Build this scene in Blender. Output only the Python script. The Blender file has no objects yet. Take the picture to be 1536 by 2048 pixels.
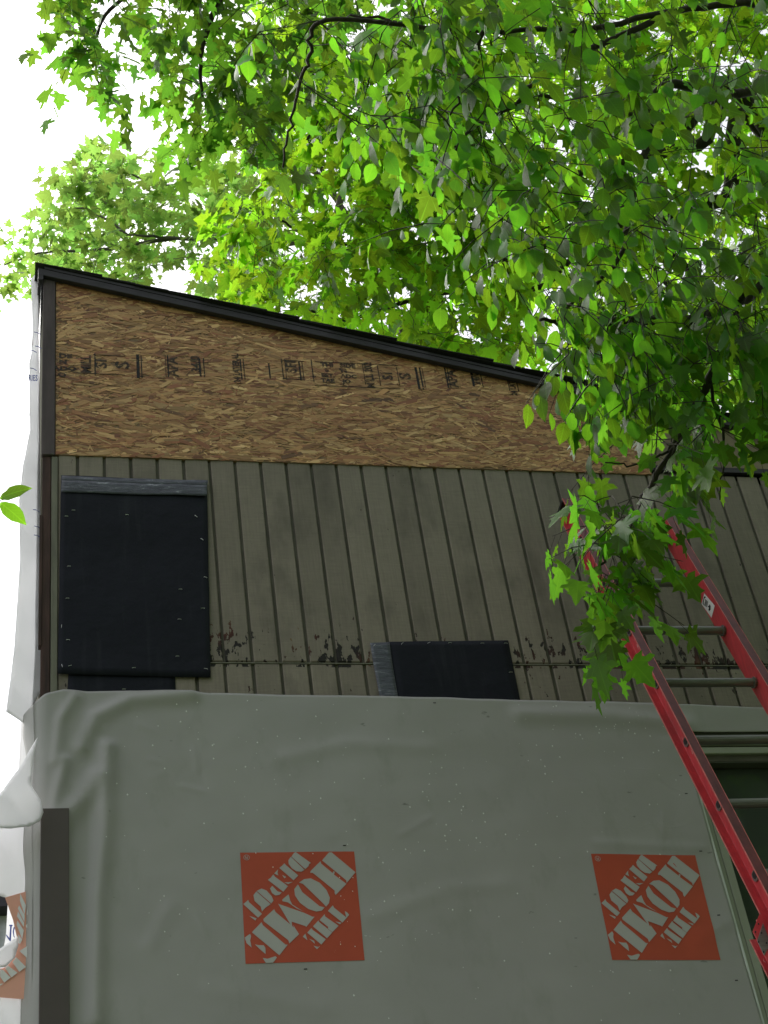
import bpy, bmesh, math, random
import numpy as np
from mathutils import Vector, Matrix, noise
from mathutils.geometry import delaunay_2d_cdt

random.seed(7); RNG = np.random.default_rng(11)
S = bpy.context.scene; COL = S.collection

# ------------------------------------------------------------------ camera
FPX, PITCH, ROLL, YAW = 3276.1, 0.68167, -0.16020, 0.29196
CAM = np.array([-0.11833, -4.78215, 1.6])
def cam_basis():
    fwd = np.array([math.sin(YAW)*math.cos(PITCH), math.cos(YAW)*math.cos(PITCH), math.sin(PITCH)])
    right = np.array([math.cos(YAW), -math.sin(YAW), 0.0]); up = np.cross(right, fwd)
    r = math.cos(ROLL)*right + math.sin(ROLL)*up
    u = -math.sin(ROLL)*right + math.cos(ROLL)*up
    return np.array([r, u, fwd])
CB = cam_basis()
cd = bpy.data.cameras.new('camera'); cam = bpy.data.objects.new('camera', cd); COL.objects.link(cam)
cam.matrix_world = Matrix([[CB[0][i], CB[1][i], -CB[2][i], CAM[i]] for i in range(3)] + [[0, 0, 0, 1]])
cd.sensor_fit = 'VERTICAL'; cd.sensor_height = 24; cd.sensor_width = 18
cd.lens = 24*FPX/2048; cd.clip_end = 500; cd.clip_start = .05
S.camera = cam

# ------------------------------------------------------------------ sky, sun, exposure
SUN_EL, SUN_AZ = math.radians(56), math.radians(-32)      # sun beyond the house, behind thin cloud
world = bpy.data.worlds.new('World'); S.world = world; world.use_nodes = True
wn, wl = world.node_tree.nodes, world.node_tree.links
bg = wn['Background']; sky = wn.new('ShaderNodeTexSky'); sky.sky_type = 'NISHITA'; sky.sun_disc = False
sky.sun_elevation = SUN_EL; sky.sun_rotation = SUN_AZ; sky.air_density = 1.0; sky.dust_density = 3.5; sky.ozone_density = 1.0
hs = wn.new('ShaderNodeHueSaturation'); hs.inputs['Saturation'].default_value = .22     # thin overcast takes the blue out
wl.new(sky.outputs[0], hs.inputs['Color']); wl.new(hs.outputs[0], bg.inputs[0]); bg.inputs[1].default_value = 0.15
sd = bpy.data.lights.new('sun', 'SUN'); sun = bpy.data.objects.new('sun', sd); COL.objects.link(sun)
sd.energy = 3.0; sd.angle = math.radians(28); sd.color = (1, .96, .9)
sv = Vector((math.sin(SUN_AZ)*math.cos(SUN_EL), math.cos(SUN_AZ)*math.cos(SUN_EL), math.sin(SUN_EL)))
sun.rotation_euler = sv.to_track_quat('Z', 'Y').to_euler()
S.view_settings.view_transform = 'Standard'; S.view_settings.look = 'None'
S.view_settings.gamma = 1; S.view_settings.use_curve_mapping = False
S.view_settings.exposure = 0.80
S.render.engine = 'CYCLES'
S.cycles.max_bounces = 8; S.cycles.transmission_bounces = 6; S.cycles.transparent_max_bounces = 12

# ------------------------------------------------------------------ helpers
def W(px, py, Y=0.0):                 # the point at depth Y into the place that lies on the sight line of a photo pixel
    v = CB.T @ np.array([(px-768)/FPX, (1024-py)/FPX, 1.0])
    return CAM + v*(Y-CAM[1])/v[1]
def D(px, py, d):                     # same, at distance d along the lens axis
    return CAM + (CB.T @ np.array([(px-768)/FPX, (1024-py)/FPX, 1.0]))*d
def PX(P):
    q = (np.asarray(P)-CAM) @ CB.T
    return np.stack([768+FPX*q[..., 0]/q[..., 2], 1024-FPX*q[..., 1]/q[..., 2], q[..., 2]], -1)

def tag(o, label=None, cat=None, group=None, kind=None):
    if label: o['label'] = label
    if cat: o['category'] = cat
    if group: o['group'] = group
    if kind: o['kind'] = kind
    return o
def empty(name, loc=(0, 0, 0)):
    o = bpy.data.objects.new(name, None); COL.objects.link(o); o.location = loc; o.empty_display_size = .1
    return o
def link(name, me, mat=None, parent=None):
    o = bpy.data.objects.new(name, me); COL.objects.link(o)
    if mat is not None and not me.materials: me.materials.append(mat)
    if parent is not None:
        o.parent = parent
        L = Vector((0, 0, 0)); p = parent
        while p is not None: L += p.location; p = p.parent
        o.location = -L                                # meshes are built in world coordinates
    return o
def mesh(name, verts, faces, smooth=False):
    me = bpy.data.meshes.new(name); me.from_pydata([tuple(map(float, v)) for v in verts], [], faces); me.update()
    if smooth:
        for p in me.polygons: p.use_smooth = True
    return me
class MB:
    def __init__(s): s.v = []; s.f = []
    def box(s, a, b):
        x0, y0, z0 = a; x1, y1, z1 = b; n = len(s.v)
        s.v += [(x0,y0,z0),(x1,y0,z0),(x1,y1,z0),(x0,y1,z0),(x0,y0,z1),(x1,y0,z1),(x1,y1,z1),(x0,y1,z1)]
        s.f += [(n,n+3,n+2,n+1),(n+4,n+5,n+6,n+7),(n,n+1,n+5,n+4),(n+1,n+2,n+6,n+5),(n+2,n+3,n+7,n+6),(n+3,n,n+4,n+7)]
        return s
    def prism(s, poly, axis_vec, origin=None):          # closed polygon swept along a vector
        n = len(s.v); k = len(poly); a = np.array(axis_vec, float)
        P = [np.array(p, float) for p in poly]
        s.v += [tuple(p) for p in P] + [tuple(p+a) for p in P]
        s.f += [tuple(range(n, n+k)), tuple(range(n+2*k-1, n+k-1, -1))]
        s.f += [(n+i, n+k+i, n+k+(i+1) % k, n+(i+1) % k) for i in range(k)]
        return s
    def tube(s, pts, rad, sides=6):
        pts = [np.array(p, float) for p in pts]; m = len(pts); n0 = len(s.v)
        rad = list(rad) if hasattr(rad, '__len__') else [rad]*m
        ref = np.array([.3, .5, .8])
        for i, p in enumerate(pts):
            t = pts[min(i+1, m-1)]-pts[max(i-1, 0)]; t = t/(np.linalg.norm(t)+1e-9)
            a = np.cross(t, ref); a /= np.linalg.norm(a)+1e-9; b = np.cross(t, a)
            for k in range(sides):
                th = 2*math.pi*k/sides
                s.v.append(tuple(p+rad[i]*(math.cos(th)*a+math.sin(th)*b)))
        for i in range(m-1):
            for k in range(sides):
                a0 = n0+i*sides+k; a1 = n0+i*sides+(k+1) % sides
                s.f.append((a0, a1, a1+sides, a0+sides))
        s.f.append(tuple(n0+k for k in range(sides))[::-1]); s.f.append(tuple(n0+(m-1)*sides+k for k in range(sides)))
        return s
    def build(s, name, mat, parent=None, smooth=False, bevel=0):
        me = mesh(name, s.v, s.f, smooth)
        bm = bmesh.new(); bm.from_mesh(me); bmesh.ops.recalc_face_normals(bm, faces=bm.faces)
        if bevel: bmesh.ops.bevel(bm, geom=list(bm.edges), offset=bevel, segments=1, affect='EDGES')
        bm.to_mesh(me); bm.free()
        return link(name, me, mat, parent)

# ------------------------------------------------------------------ materials
def new_mat(name):
    m = bpy.data.materials.new(name); m.use_nodes = True
    return m, m.node_tree.nodes, m.node_tree.links, m.node_tree.nodes['Principled BSDF']
def ramp(n, stops, interp='LINEAR'):
    r = n.new('ShaderNodeValToRGB'); r.color_ramp.interpolation = interp
    e = r.color_ramp.elements
    while len(e) < len(stops): e.new(.5)
    for k, (p, c) in enumerate(stops): e[k].position = p; e[k].color = (*c, 1) if len(c) == 3 else c
    return r
def nz(n, l, scale, detail=4, rough=.6, vec=None, stretch=None, dist=0):
    t = n.new('ShaderNodeTexNoise'); t.inputs['Scale'].default_value = scale; t.inputs['Detail'].default_value = detail
    t.inputs['Roughness'].default_value = rough; t.inputs['Distortion'].default_value = dist
    if vec is None:
        g = n.new('ShaderNodeNewGeometry'); vec = g.outputs['Position']
    if stretch:
        mp = n.new('ShaderNodeMapping'); mp.inputs['Scale'].default_value = stretch; l.new(vec, mp.inputs['Vector']); vec = mp.outputs[0]
    l.new(vec, t.inputs['Vector'])
    return t
def mix(n, l, fac, a, b, mode='MIX'):
    m = n.new('ShaderNodeMix'); m.data_type = 'RGBA'; m.blend_type = mode
    for idx, v in ((0, fac), (6, a), (7, b)):
        if hasattr(v, 'is_output'): l.new(v, m.inputs[idx])
        elif idx == 0: m.inputs[0].default_value = v
        else: m.inputs[idx].default_value = (*v, 1)
    return m.outputs[2]
def math_(n, l, op, a, b=None, clamp=False):
    m = n.new('ShaderNodeMath'); m.operation = op; m.use_clamp = clamp
    for i, v in enumerate((a, b)):
        if v is None: continue
        if hasattr(v, 'is_output'): l.new(v, m.inputs[i])
        else: m.inputs[i].default_value = v
    return m.outputs[0]
def bump(n, l, b, h, strength=.3, dist=.002):
    bp = n.new('ShaderNodeBump'); bp.inputs['Strength'].default_value = strength; bp.inputs['Distance'].default_value = dist
    l.new(h, bp.inputs['Height']); l.new(bp.outputs[0], b.inputs['Normal'])
def simple(name, c, rough=.6, var=.25, scale=12, metal=0, bmp=.2, bscale=None, stretch=None, bdist=.002, spec=.5):
    m, n, l, b = new_mat(name)
    t = nz(n, l, scale, 5, .6, stretch=stretch)
    lo = tuple(x*(1-var) for x in c); hi = tuple(min(1, x*(1+var)) for x in c)
    r = ramp(n, [(.3, lo), (.7, hi)]); l.new(t.outputs[0], r.inputs[0]); l.new(r.outputs[0], b.inputs['Base Color'])
    b.inputs['Roughness'].default_value = rough; b.inputs['Metallic'].default_value = metal
    b.inputs['Specular IOR Level'].default_value = spec
    if bmp:
        t2 = nz(n, l, bscale or scale*6, 4, .6, stretch=stretch); bump(n, l, b, t2.outputs[0], bmp, bdist)
    return m

Z0 = 1.6
SEAM = 3.3325+Z0; OSBZ = 4.2922+Z0
def siding_mat():
    m, n, l, b = new_mat('olive_siding_paint')
    g = n.new('ShaderNodeNewGeometry'); pos = g.outputs['Position']
    big = nz(n, l, 1.6, 4, .6, pos); grain = nz(n, l, 9, 6, .7, pos, (14, 1, .7)); cross = nz(n, l, 60, 3, .6, pos, (.25, 1, 2.2))
    base = ramp(n, [(.3, (.205, .178, .145)), (.7, (.270, .234, .192))]); l.new(big.outputs[0], base.inputs[0])
    c = mix(n, l, .3, base.outputs[0], grain.outputs[0], 'OVERLAY')
    c = mix(n, l, .18, c, cross.outputs[0], 'OVERLAY')
    rnd = n.new('ShaderNodeObjectInfo')
    hv = n.new('ShaderNodeHueSaturation'); l.new(c, hv.inputs['Color'])
    l.new(math_(n, l, 'ADD', math_(n, l, 'MULTIPLY', rnd.outputs['Random'], .28), .85), hv.inputs['Value']); c = hv.outputs[0]
    # bare weathered flecks, thick just above the sheet joint
    sep = n.new('ShaderNodeSeparateXYZ'); l.new(pos, sep.inputs[0])
    h = math_(n, l, 'SUBTRACT', sep.outputs['Z'], SEAM-.02)
    near = n.new('ShaderNodeMapRange'); near.inputs['From Min'].default_value = .30; near.inputs['From Max'].default_value = 0
    near.inputs['To Min'].default_value = 0; near.inputs['To Max'].default_value = .21; near.clamp = True; l.new(h, near.inputs[0])
    # below the joint only a little
    below = math_(n, l, 'GREATER_THAN', h, 0.0)
    mask = math_(n, l, 'MULTIPLY', near.outputs[0], math_(n, l, 'ADD', math_(n, l, 'MULTIPLY', below, .75), .25))
    fl = nz(n, l, 26, 4, .6, pos, (1.4, 1, .62)); patch = nz(n, l, 4.2, 2, .5, pos)
    thr = math_(n, l, 'ADD', math_(n, l, 'ADD', fl.outputs[0], mask), math_(n, l, 'MULTIPLY', math_(n, l, 'SUBTRACT', patch.outputs[0], .5), .42))
    fm = ramp(n, [(.715, (0, 0, 0)), (.73, (1, 1, 1))]); l.new(thr, fm.inputs[0])
    rc = nz(n, l, 5, 2, .5, pos)
    rust = ramp(n, [(.48, (.022, .020, .018)), (.60, (.085, .03, .02)), (.72, (.20, .14, .08))]); l.new(rc.outputs[0], rust.inputs[0])
    c = mix(n, l, fm.outputs[0], c, rust.outputs[0])
    # soft grey-brown weathering smears
    sm = nz(n, l, 3.2, 4, .6, pos, (1.6, 1, .8)); smr = ramp(n, [(.52, (0, 0, 0)), (.72, (.65, .65, .65))]); l.new(sm.outputs[0], smr.inputs[0])
    c = mix(n, l, smr.outputs[0], c, (.095, .083, .070))
    l.new(c, b.inputs['Base Color']); b.inputs['Roughness'].default_value = .72; b.inputs['Specular IOR Level'].default_value = .3
    hh = math_(n, l, 'ADD', grain.outputs[0], math_(n, l, 'MULTIPLY', cross.outputs[0], .7))
    hh = math_(n, l, 'SUBTRACT', hh, math_(n, l, 'MULTIPLY', fm.outputs[0], .8))
    bump(n, l, b, hh, .55, .003)
    return m
def strand_mat():
    m, n, l, b = new_mat('wood_strand')
    a = n.new('ShaderNodeAttribute'); a.attribute_name = 'tint'
    g = nz(n, l, 40, 5, .7, stretch=(.35, 1, 5))
    c = mix(n, l, .4, a.outputs['Color'], g.outputs[0], 'OVERLAY')
    l.new(c, b.inputs['Base Color']); b.inputs['Roughness'].default_value = .55; b.inputs['Specular IOR Level'].default_value = .35
    bump(n, l, b, g.outputs[0], .4, .001)
    return m
def wrap_mat(name='house_wrap_film', col=(.52, .56, .54), trans=.18, dirt=1.0):
    m, n, l, b = new_mat(name)
    g = n.new('ShaderNodeNewGeometry'); pos = g.outputs['Position']
    big = nz(n, l, 1.3, 4, .6, pos); r = ramp(n, [(.3, tuple(x*.9 for x in col)), (.7, tuple(x*1.06 for x in col))]); l.new(big.outputs[0], r.inputs[0])
    d = nz(n, l, 7, 5, .65, pos, (1, 1, .5)); dr = ramp(n, [(.55, (0, 0, 0)), (.8, (.5*dirt, .5*dirt, .5*dirt))]); l.new(d.outputs[0], dr.inputs[0])
    c = mix(n, l, dr.outputs[0], r.outputs[0], (.30, .31, .26))
    sc = nz(n, l, 26, 3, .5, pos, (.6, 1, 1.2)); sr = ramp(n, [(.735, (0, 0, 0)), (.77, (.6*dirt, .6*dirt, .6*dirt))]); l.new(sc.outputs[0], sr.inputs[0])
    c = mix(n, l, sr.outputs[0], c, (.14, .14, .12))
    l.new(c, b.inputs['Base Color']); b.inputs['Roughness'].default_value = .42; b.inputs['Specular IOR Level'].default_value = .45
    wv = nz(n, l, 6, 3, .5, pos, (1, 1, 1.1)); fine = nz(n, l, 160, 2, .5, pos)
    fib = nz(n, l, 90, 3, .6, pos, (1, 1, .12)); hat = nz(n, l, 55, 2, .5, pos, (.35, 1, 2.2)); hm = nz(n, l, 2.4, 2, .5, pos)
    cr = nz(n, l, 3.6, 2, .45, pos, (1, 1, 1.3), 1.2); cl = math_(n, l, 'SUBTRACT', 1.0, math_(n, l, 'MULTIPLY', math_(n, l, 'ABSOLUTE', math_(n, l, 'SUBTRACT', cr.outputs[0], .5)), 42), True)
    cm = nz(n, l, 2.2, 2, .5, pos, (1.2, 1, .9)); cmr = ramp(n, [(.54, (0, 0, 0)), (.66, (1, 1, 1))]); l.new(cm.outputs[0], cmr.inputs[0])
    hmr = ramp(n, [(.55, (0, 0, 0)), (.68, (1, 1, 1))]); l.new(hm.outputs[0], hmr.inputs[0])
    hh = math_(n, l, 'ADD', wv.outputs[0], math_(n, l, 'ADD', math_(n, l, 'MULTIPLY', fine.outputs[0], .05), math_(n, l, 'MULTIPLY', fib.outputs[0], .035)))
    hh = math_(n, l, 'ADD', hh, math_(n, l, 'MULTIPLY', math_(n, l, 'MULTIPLY', cl, cmr.outputs[0]), .10))
    hh = math_(n, l, 'ADD', hh, math_(n, l, 'MULTIPLY', math_(n, l, 'MULTIPLY', hat.outputs[0], hmr.outputs[0]), .12))
    bump(n, l, b, hh, .26, .012)
    t = n.new('ShaderNodeBsdfTranslucent'); l.new(c, t.inputs[0])
    ms = n.new('ShaderNodeMixShader'); ms.inputs[0].default_value = trans
    l.new(b.outputs[0], ms.inputs[1]); l.new(t.outputs[0], ms.inputs[2]); l.new(ms.outputs[0], n['Material Output'].inputs[0])
    return m
def felt_mat():
    m, n, l, b = new_mat('black_felt')
    t = nz(n, l, 5, 5, .6); r = ramp(n, [(.3, (.0055, .007, .0135)), (.75, (.009, .011, .020))]); l.new(t.outputs[0], r.inputs[0])
    st = nz(n, l, 6, 3, .6, stretch=(3, 1, .25)); sr = ramp(n, [(.56, (0, 0, 0)), (.80, (.6, .6, .6))]); l.new(st.outputs[0], sr.inputs[0])
    c = mix(n, l, sr.outputs[0], r.outputs[0], (.03, .033, .042)); l.new(c, b.inputs['Base Color'])  # vertical sheen streaks painted into the base colour
    b.inputs['Roughness'].default_value = .75; b.inputs['Specular IOR Level'].default_value = .25
    w = nz(n, l, 8, 4, .6); bump(n, l, b, w.outputs[0], .6, .012)
    return m
def tape_mat():
    m, n, l, b = new_mat('wrinkled_tape')
    t = nz(n, l, 40, 6, .75, stretch=(.35, 1, 2.0), dist=.6)
    r = ramp(n, [(.40, (.030, .035, .052)), (.58, (.085, .095, .125)), (.68, (.35, .37, .42))]); l.new(t.outputs[0], r.inputs[0])
    l.new(r.outputs[0], b.inputs['Base Color']); b.inputs['Roughness'].default_value = .3
    bump(n, l, b, t.outputs[0], .8, .006)
    return m
def ink_mat():
    m, n, l, b = new_mat('worn_stamp_ink')
    b.inputs['Base Color'].default_value = (.018, .018, .020, 1); b.inputs['Roughness'].default_value = .7
    t = nz(n, l, 38, 4, .7, stretch=(.7, 1, 1.6)); r = ramp(n, [(.55, (.72, .72, .72)), (.68, (.0, .0, .0))]); l.new(t.outputs[0], r.inputs[0])
    l.new(r.outputs[0], b.inputs['Alpha'])
    return m
def glass_mat():
    m, n, l, b = new_mat('window_glass')
    gl = n.new('ShaderNodeBsdfGlossy'); gl.inputs['Roughness'].default_value = .02
    tr = n.new('ShaderNodeBsdfTransparent'); tr.inputs[0].default_value = (.35, .40, .36, 1)
    fr = n.new('ShaderNodeFresnel'); fr.inputs[0].default_value = 1.42
    w = nz(n, l, 2.5, 2, .5); bp = n.new('ShaderNodeBump'); bp.inputs['Strength'].default_value = .05; bp.inputs['Distance'].default_value = .01
    l.new(w.outputs[0], bp.inputs['Height']); l.new(bp.outputs[0], gl.inputs['Normal']); l.new(bp.outputs[0], fr.inputs['Normal'])
    ms = n.new('ShaderNodeMixShader'); l.new(fr.outputs[0], ms.inputs[0]); l.new(tr.outputs[0], ms.inputs[1]); l.new(gl.outputs[0], ms.inputs[2])
    df = n.new('ShaderNodeBsdfDiffuse'); df.inputs[0].default_value = (.10, .125, .10, 1)  # diffuse haze mixed in to lighten the pane over the dark room
    m2 = n.new('ShaderNodeMixShader'); m2.inputs[0].default_value = .55; l.new(ms.outputs[0], m2.inputs[1]); l.new(df.outputs[0], m2.inputs[2])
    l.new(m2.outputs[0], n['Material Output'].inputs[0])
    return m
def leaf_mat(name, front, trans, kind, joined, gloss=.4, tw=.5):
    m, n, l, b = new_mat(name)
    if joined:
        a = n.new('ShaderNodeAttribute'); a.attribute_name = 'tint'; rnd = a.outputs['Fac']
    else: rnd = n.new('ShaderNodeObjectInfo').outputs['Random']
    uv = n.new('ShaderNodeUVMap'); sep = n.new('ShaderNodeSeparateXYZ'); l.new(uv.outputs[0], sep.inputs[0])
    u, v = sep.outputs['X'], sep.outputs['Y']; au = math_(n, l, 'ABSOLUTE', u)
    # midrib and side veins laid out from the leaf's own coordinates
    if kind == 'maple':
        ang = math_(n, l, 'ARCTAN2', u, math_(n, l, 'ADD', v, .02))
        k = math_(n, l, 'ABSOLUTE', math_(n, l, 'SUBTRACT', math_(n, l, 'FRACT', math_(n, l, 'ADD', math_(n, l, 'DIVIDE', ang, .80), .5)), .5))
        vein = math_(n, l, 'LESS_THAN', k, .035)
    else:
        side = math_(n, l, 'FRACT', math_(n, l, 'MULTIPLY', math_(n, l, 'SUBTRACT', v, math_(n, l, 'MULTIPLY', au, 1.1)), 8))
        vein = math_(n, l, 'MAXIMUM', math_(n, l, 'LESS_THAN', au, .014), math_(n, l, 'MULTIPLY', math_(n, l, 'LESS_THAN', side, .13), .6))
    def vary(c, f):
        h = n.new('ShaderNodeHueSaturation'); h.inputs['Color'].default_value = (*c, 1)
        l.new(math_(n, l, 'ADD', math_(n, l, 'MULTIPLY', rnd, .045), .478), h.inputs['Hue'])
        l.new(math_(n, l, 'ADD', math_(n, l, 'MULTIPLY', rnd, .75), .62), h.inputs['Value'])
        x = mix(n, l, .15, h.outputs[0], nz(n, l, 30, 3, .6).outputs[0], 'OVERLAY')
        return mix(n, l, math_(n, l, 'MULTIPLY', vein, f), x, tuple(q*1.5 for q in c))
    l.new(vary(front, .6), b.inputs['Base Color']); b.inputs['Roughness'].default_value = gloss+.08; b.inputs['Specular IOR Level'].default_value = .28
    t = n.new('ShaderNodeBsdfTranslucent')
    l.new(vary(trans, .4), t.inputs[0])
    ms = n.new('ShaderNodeMixShader'); ms.inputs[0].default_value = tw
    bump(n, l, b, math_(n, l, 'MULTIPLY', vein, -1), .3, .001)
    l.new(b.outputs[0], ms.inputs[1]); l.new(t.outputs[0], ms.inputs[2]); l.new(ms.outputs[0], n['Material Output'].inputs[0])
    return m

M_SID = siding_mat(); M_STR = strand_mat(); M_WRAP = wrap_mat(col=(.46, .45, .435)); M_WRAPW = wrap_mat('daylit_wrap_film', (.84, .84, .86), .5, .15)  # second film: the same wrap with side daylight put into its colour
M_FELT = felt_mat(); M_TAPE = tape_mat(); M_INK = ink_mat(); M_GLASS = glass_mat()
M_BACK = simple('painted_groove', (.105, .097, .077), .85, .3, 8)
M_OSB = simple('strand_board_core', (.23, .145, .08), .7, .3, 20, stretch=(1, 1, 5))
M_PLY = simple('weathered_plywood', (.19, .155, .10), .8, .55, 5)
M_TRIM = simple('grey_brown_corner_paint', (.075, .056, .058), .75, .3, 9, stretch=(4, 4, .6))
M_OLDW = simple('bare_reddish_wood', (.060, .030, .024), .8, .5, 12, stretch=(5, 5, .5))
M_OLIVE = simple('olive_trim_paint', (.18, .175, .135), .75, .25, 9, stretch=(4, 4, .6))
M_FASC = simple('dark_fascia_paint', (.024, .021, .027), .6, .4, 10, stretch=(1, 3, 6))
M_SHIN = simple('asphalt_shingle', (.021, .020, .022), .95, .5, 60, bmp=.9, bscale=220, bdist=.003)
M_DECK = simple('roof_deck_wood', (.12, .09, .06), .8, .3, 8)
M_BROWN = simple('dark_brown_trim_metal', (.070, .054, .048), .5, .12, 5, bmp=.08)
M_ORANGE = simple('orange_print', (.50, .075, .035), .45, .08, 6, bmp=.1)
M_BLUE = simple('blue_print', (.05, .08, .35), .5, .1, 6, bmp=0)
M_LETTER = simple('unprinted_film', (.46, .45, .435), .42, .08, 3, bmp=.1)
M_ORANGEW = simple('daylit_orange_print', (.86, .42, .32), .5, .08, 6, bmp=.1)  # the orange print again, paled in its colour for the side daylight
M_LETTERW = simple('daylit_unprinted_film', (.80, .80, .81), .5, .05, 3, bmp=.1)  # unprinted film brightened in its colour for the side daylight
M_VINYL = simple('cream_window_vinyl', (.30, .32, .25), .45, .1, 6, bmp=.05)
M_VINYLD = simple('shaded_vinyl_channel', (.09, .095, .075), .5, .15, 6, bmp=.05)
M_WHITE = simple('white_sealing_strip', (.62, .66, .62), .4, .08, 10, bmp=.05)
M_RED = simple('red_fibreglass', (.56, .050, .062), .38, .18, 30, bmp=.3, bscale=150, stretch=(3, 3, .4), bdist=.0006)
def _scuff(m):
    n, l = m.node_tree.nodes, m.node_tree.links; b = n['Principled BSDF']; src = b.inputs['Base Color'].links[0].from_socket
    t = nz(n, l, 22, 3, .6, stretch=(2.5, 2.5, .8)); r = ramp(n, [(.70, (0, 0, 0)), (.74, (.8, .8, .8))]); l.new(t.outputs[0], r.inputs[0])
    g = nz(n, l, 5, 4, .6); gr = ramp(n, [(.5, (0, 0, 0)), (.75, (.45, .45, .45))]); l.new(g.outputs[0], gr.inputs[0])
    c = mix(n, l, gr.outputs[0], src, (.20, .05, .05)); c = mix(n, l, r.outputs[0], c, (.62, .48, .45)); l.new(c, b.inputs['Base Color'])
_scuff(M_RED)
M_MAROON = simple('maroon_fibreglass', (.13, .022, .026), .5, .35, 14, bmp=.2, stretch=(3, 3, .5))
M_REDEDGE = simple('worn_pink_rail_edge', (.62, .16, .15), .5, .3, 40, bmp=.1)
M_ALU = simple('dull_aluminium', (.19, .19, .18), .36, .2, 40, metal=.45, bmp=.15, stretch=(.3, 3, 3))
M_BLACKR = simple('black_rubber', (.012, .012, .012), .7, .2, 20)
M_STAPLE = simple('bright_steel', (.75, .75, .75), .3, .05, 20, metal=.6, bmp=0)
M_ROOM = simple('dark_room_wall', (.22, .25, .22), .9, .2, 3)
M_BARK = simple('dark_bark', (.045, .036, .028), .9, .4, 20, bmp=.7, bscale=40, bdist=.01)
M_BARKL = simple('grey_bark', (.14, .125, .105), .9, .35, 12, bmp=.7, bscale=30, bdist=.01)
M_DROP = simple('water_bead', (.9, .92, .9), .12, .05, 20, bmp=0)

# ------------------------------------------------------------------ ground
def ground():
    n = 60; vs = []; fs = []
    for j in range(n+1):
        for i in range(n+1):
            x = (i/n-.5); y = (j/n-.5); x = math.copysign(abs(x*2)**2.2, x)*200; y = math.copysign(abs(y*2)**2.2, y)*200
            vs.append((x, y, -.06*noise.noise((x*.3, y*.3, 0))-.02))
    for j in range(n):
        for i in range(n): a = j*(n+1)+i; fs.append((a, a+1, a+n+2, a+n+1))
    o = link('ground', mesh('ground', vs, fs, True), simple('lawn_soil', (.045, .065, .022), .95, .5, 3, bmp=.6, bscale=30, bdist=.02))
    tag(o, kind='structure')
ground()

# ------------------------------------------------------------------ house
house = empty('house', (2.9, 3.4, 0))
tag(house, 'two storey house gable wall with bare strand board, olive grooved siding and dark sloping roof', 'house')
S4 = .1016; GX0 = .1372; XR = 6.2; YB = 7.0
SL = .2438
def osb_top(x): return 5.301+Z0-SL*(x-.055)
def _line(p, q): return lambda x: p[2]+(q[2]-p[2])*(x-p[0])/(q[0]-p[0])
fascia_bot = _line(W(113, 556, -.034), W(1108, 774, -.034)); roof_top = _line(W(80, 523, -.046), W(1110, 753, -.046))
XC = .0                                   # left corner of the house
WX0, WX1, WZ0, WZ1 = 2.352, 3.75, 3.2, W(1450, 1520)[2]     # window opening
mb = MB()
# backing: gable outline with the window left open
yb0, yb1 = .0095, .14
mb.prism([(XC+.02, yb0, 0), (WX0, yb0, 0), (WX0, yb0, osb_top(WX0)), (XC+.02, yb0, osb_top(XC))], (0, yb1-yb0, 0))
mb.prism([(WX1, yb0, 0), (XR, yb0, 0), (XR, yb0, osb_top(XR)), (WX1, yb0, osb_top(WX1))], (0, yb1-yb0, 0))
mb.prism([(WX0, yb0, 0), (WX1, yb0, 0), (WX1, yb0, WZ0), (WX0, yb0, WZ0)], (0, yb1-yb0, 0))
mb.prism([(WX0, yb0, WZ1), (WX1, yb0, WZ1), (WX1, yb0, osb_top(WX1)), (WX0, yb0, osb_top(WX0))], (0, yb1-yb0, 0))
mb.build('wall', M_BACK, house)
mb = MB(); mb.prism([(.002, .14, 0), (.002, YB, 0), (.002, YB, osb_top(XC)), (.002, .14, osb_top(XC))], (.12, 0, 0))
mb.prism([(XR-.12, .14, 0), (XR-.12, YB, 0), (XR-.12, YB, osb_top(XR)), (XR-.12, .14, osb_top(XR))], (.12, 0, 0))
mb.prism([(.122, YB-.12, 0), (XR-.12, YB-.12, 0), (XR-.12, YB-.12, osb_top(XR)), (.122, YB-.12, osb_top(XC))], (0, .12, 0))
mb.build('side_wall', M_OLIVE, house)
# siding boards: two rows divided by the horizontal joint
def board_mesh(w, h):
    m = MB(); m.box((0, 0, 0), (w, .0125, h)); me = mesh('siding_board', m.v, m.f)
    bm = bmesh.new(); bm.from_mesh(me)
    bmesh.ops.bevel(bm, geom=[e for e in bm.edges if all(abs(v.co.y) < 1e-6 for v in e.verts)], offset=.0034, segments=1, affect='EDGES')
    bmesh.ops.recalc_face_normals(bm, faces=bm.faces); bm.to_mesh(me); bm.free(); me.materials.append(M_SID); return me
GW = .0115
up_me = board_mesh(S4-GW, OSBZ+.01-(SEAM+.004)); lo_me = board_mesh(S4-GW, .62)
win_me = board_mesh(S4-GW, .24)
nb = int((XR-GX0)/S4)
for i in range(-1, nb):
    x = GX0+i*S4+GW/2
    if i == -1:
        u_, l_ = board_mesh(GX0-GW/2-(.064), OSBZ+.01-(SEAM+.004)), board_mesh(GX0-GW/2-.064, .62); x = .064
    else: u_, l_ = up_me, lo_me
    jj = random.uniform(-.0008, .0008)
    o = link('siding_board', u_, None, house); o.location += Vector((x+jj, random.uniform(-.0006, .0006), SEAM+.004))
    if x > 2.29: l_ = win_me
    o = link('siding_board', l_, None, house); o.location += Vector((x+random.uniform(-.001, .001), random.uniform(-.0006, .0006), SEAM-.006-(.24 if x > 2.29 else .62)))
MB().box((.064, -.0012, SEAM-.0050), (XR, .009, SEAM-.0012)).build('joint_flashing', M_OLIVE, house)
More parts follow.
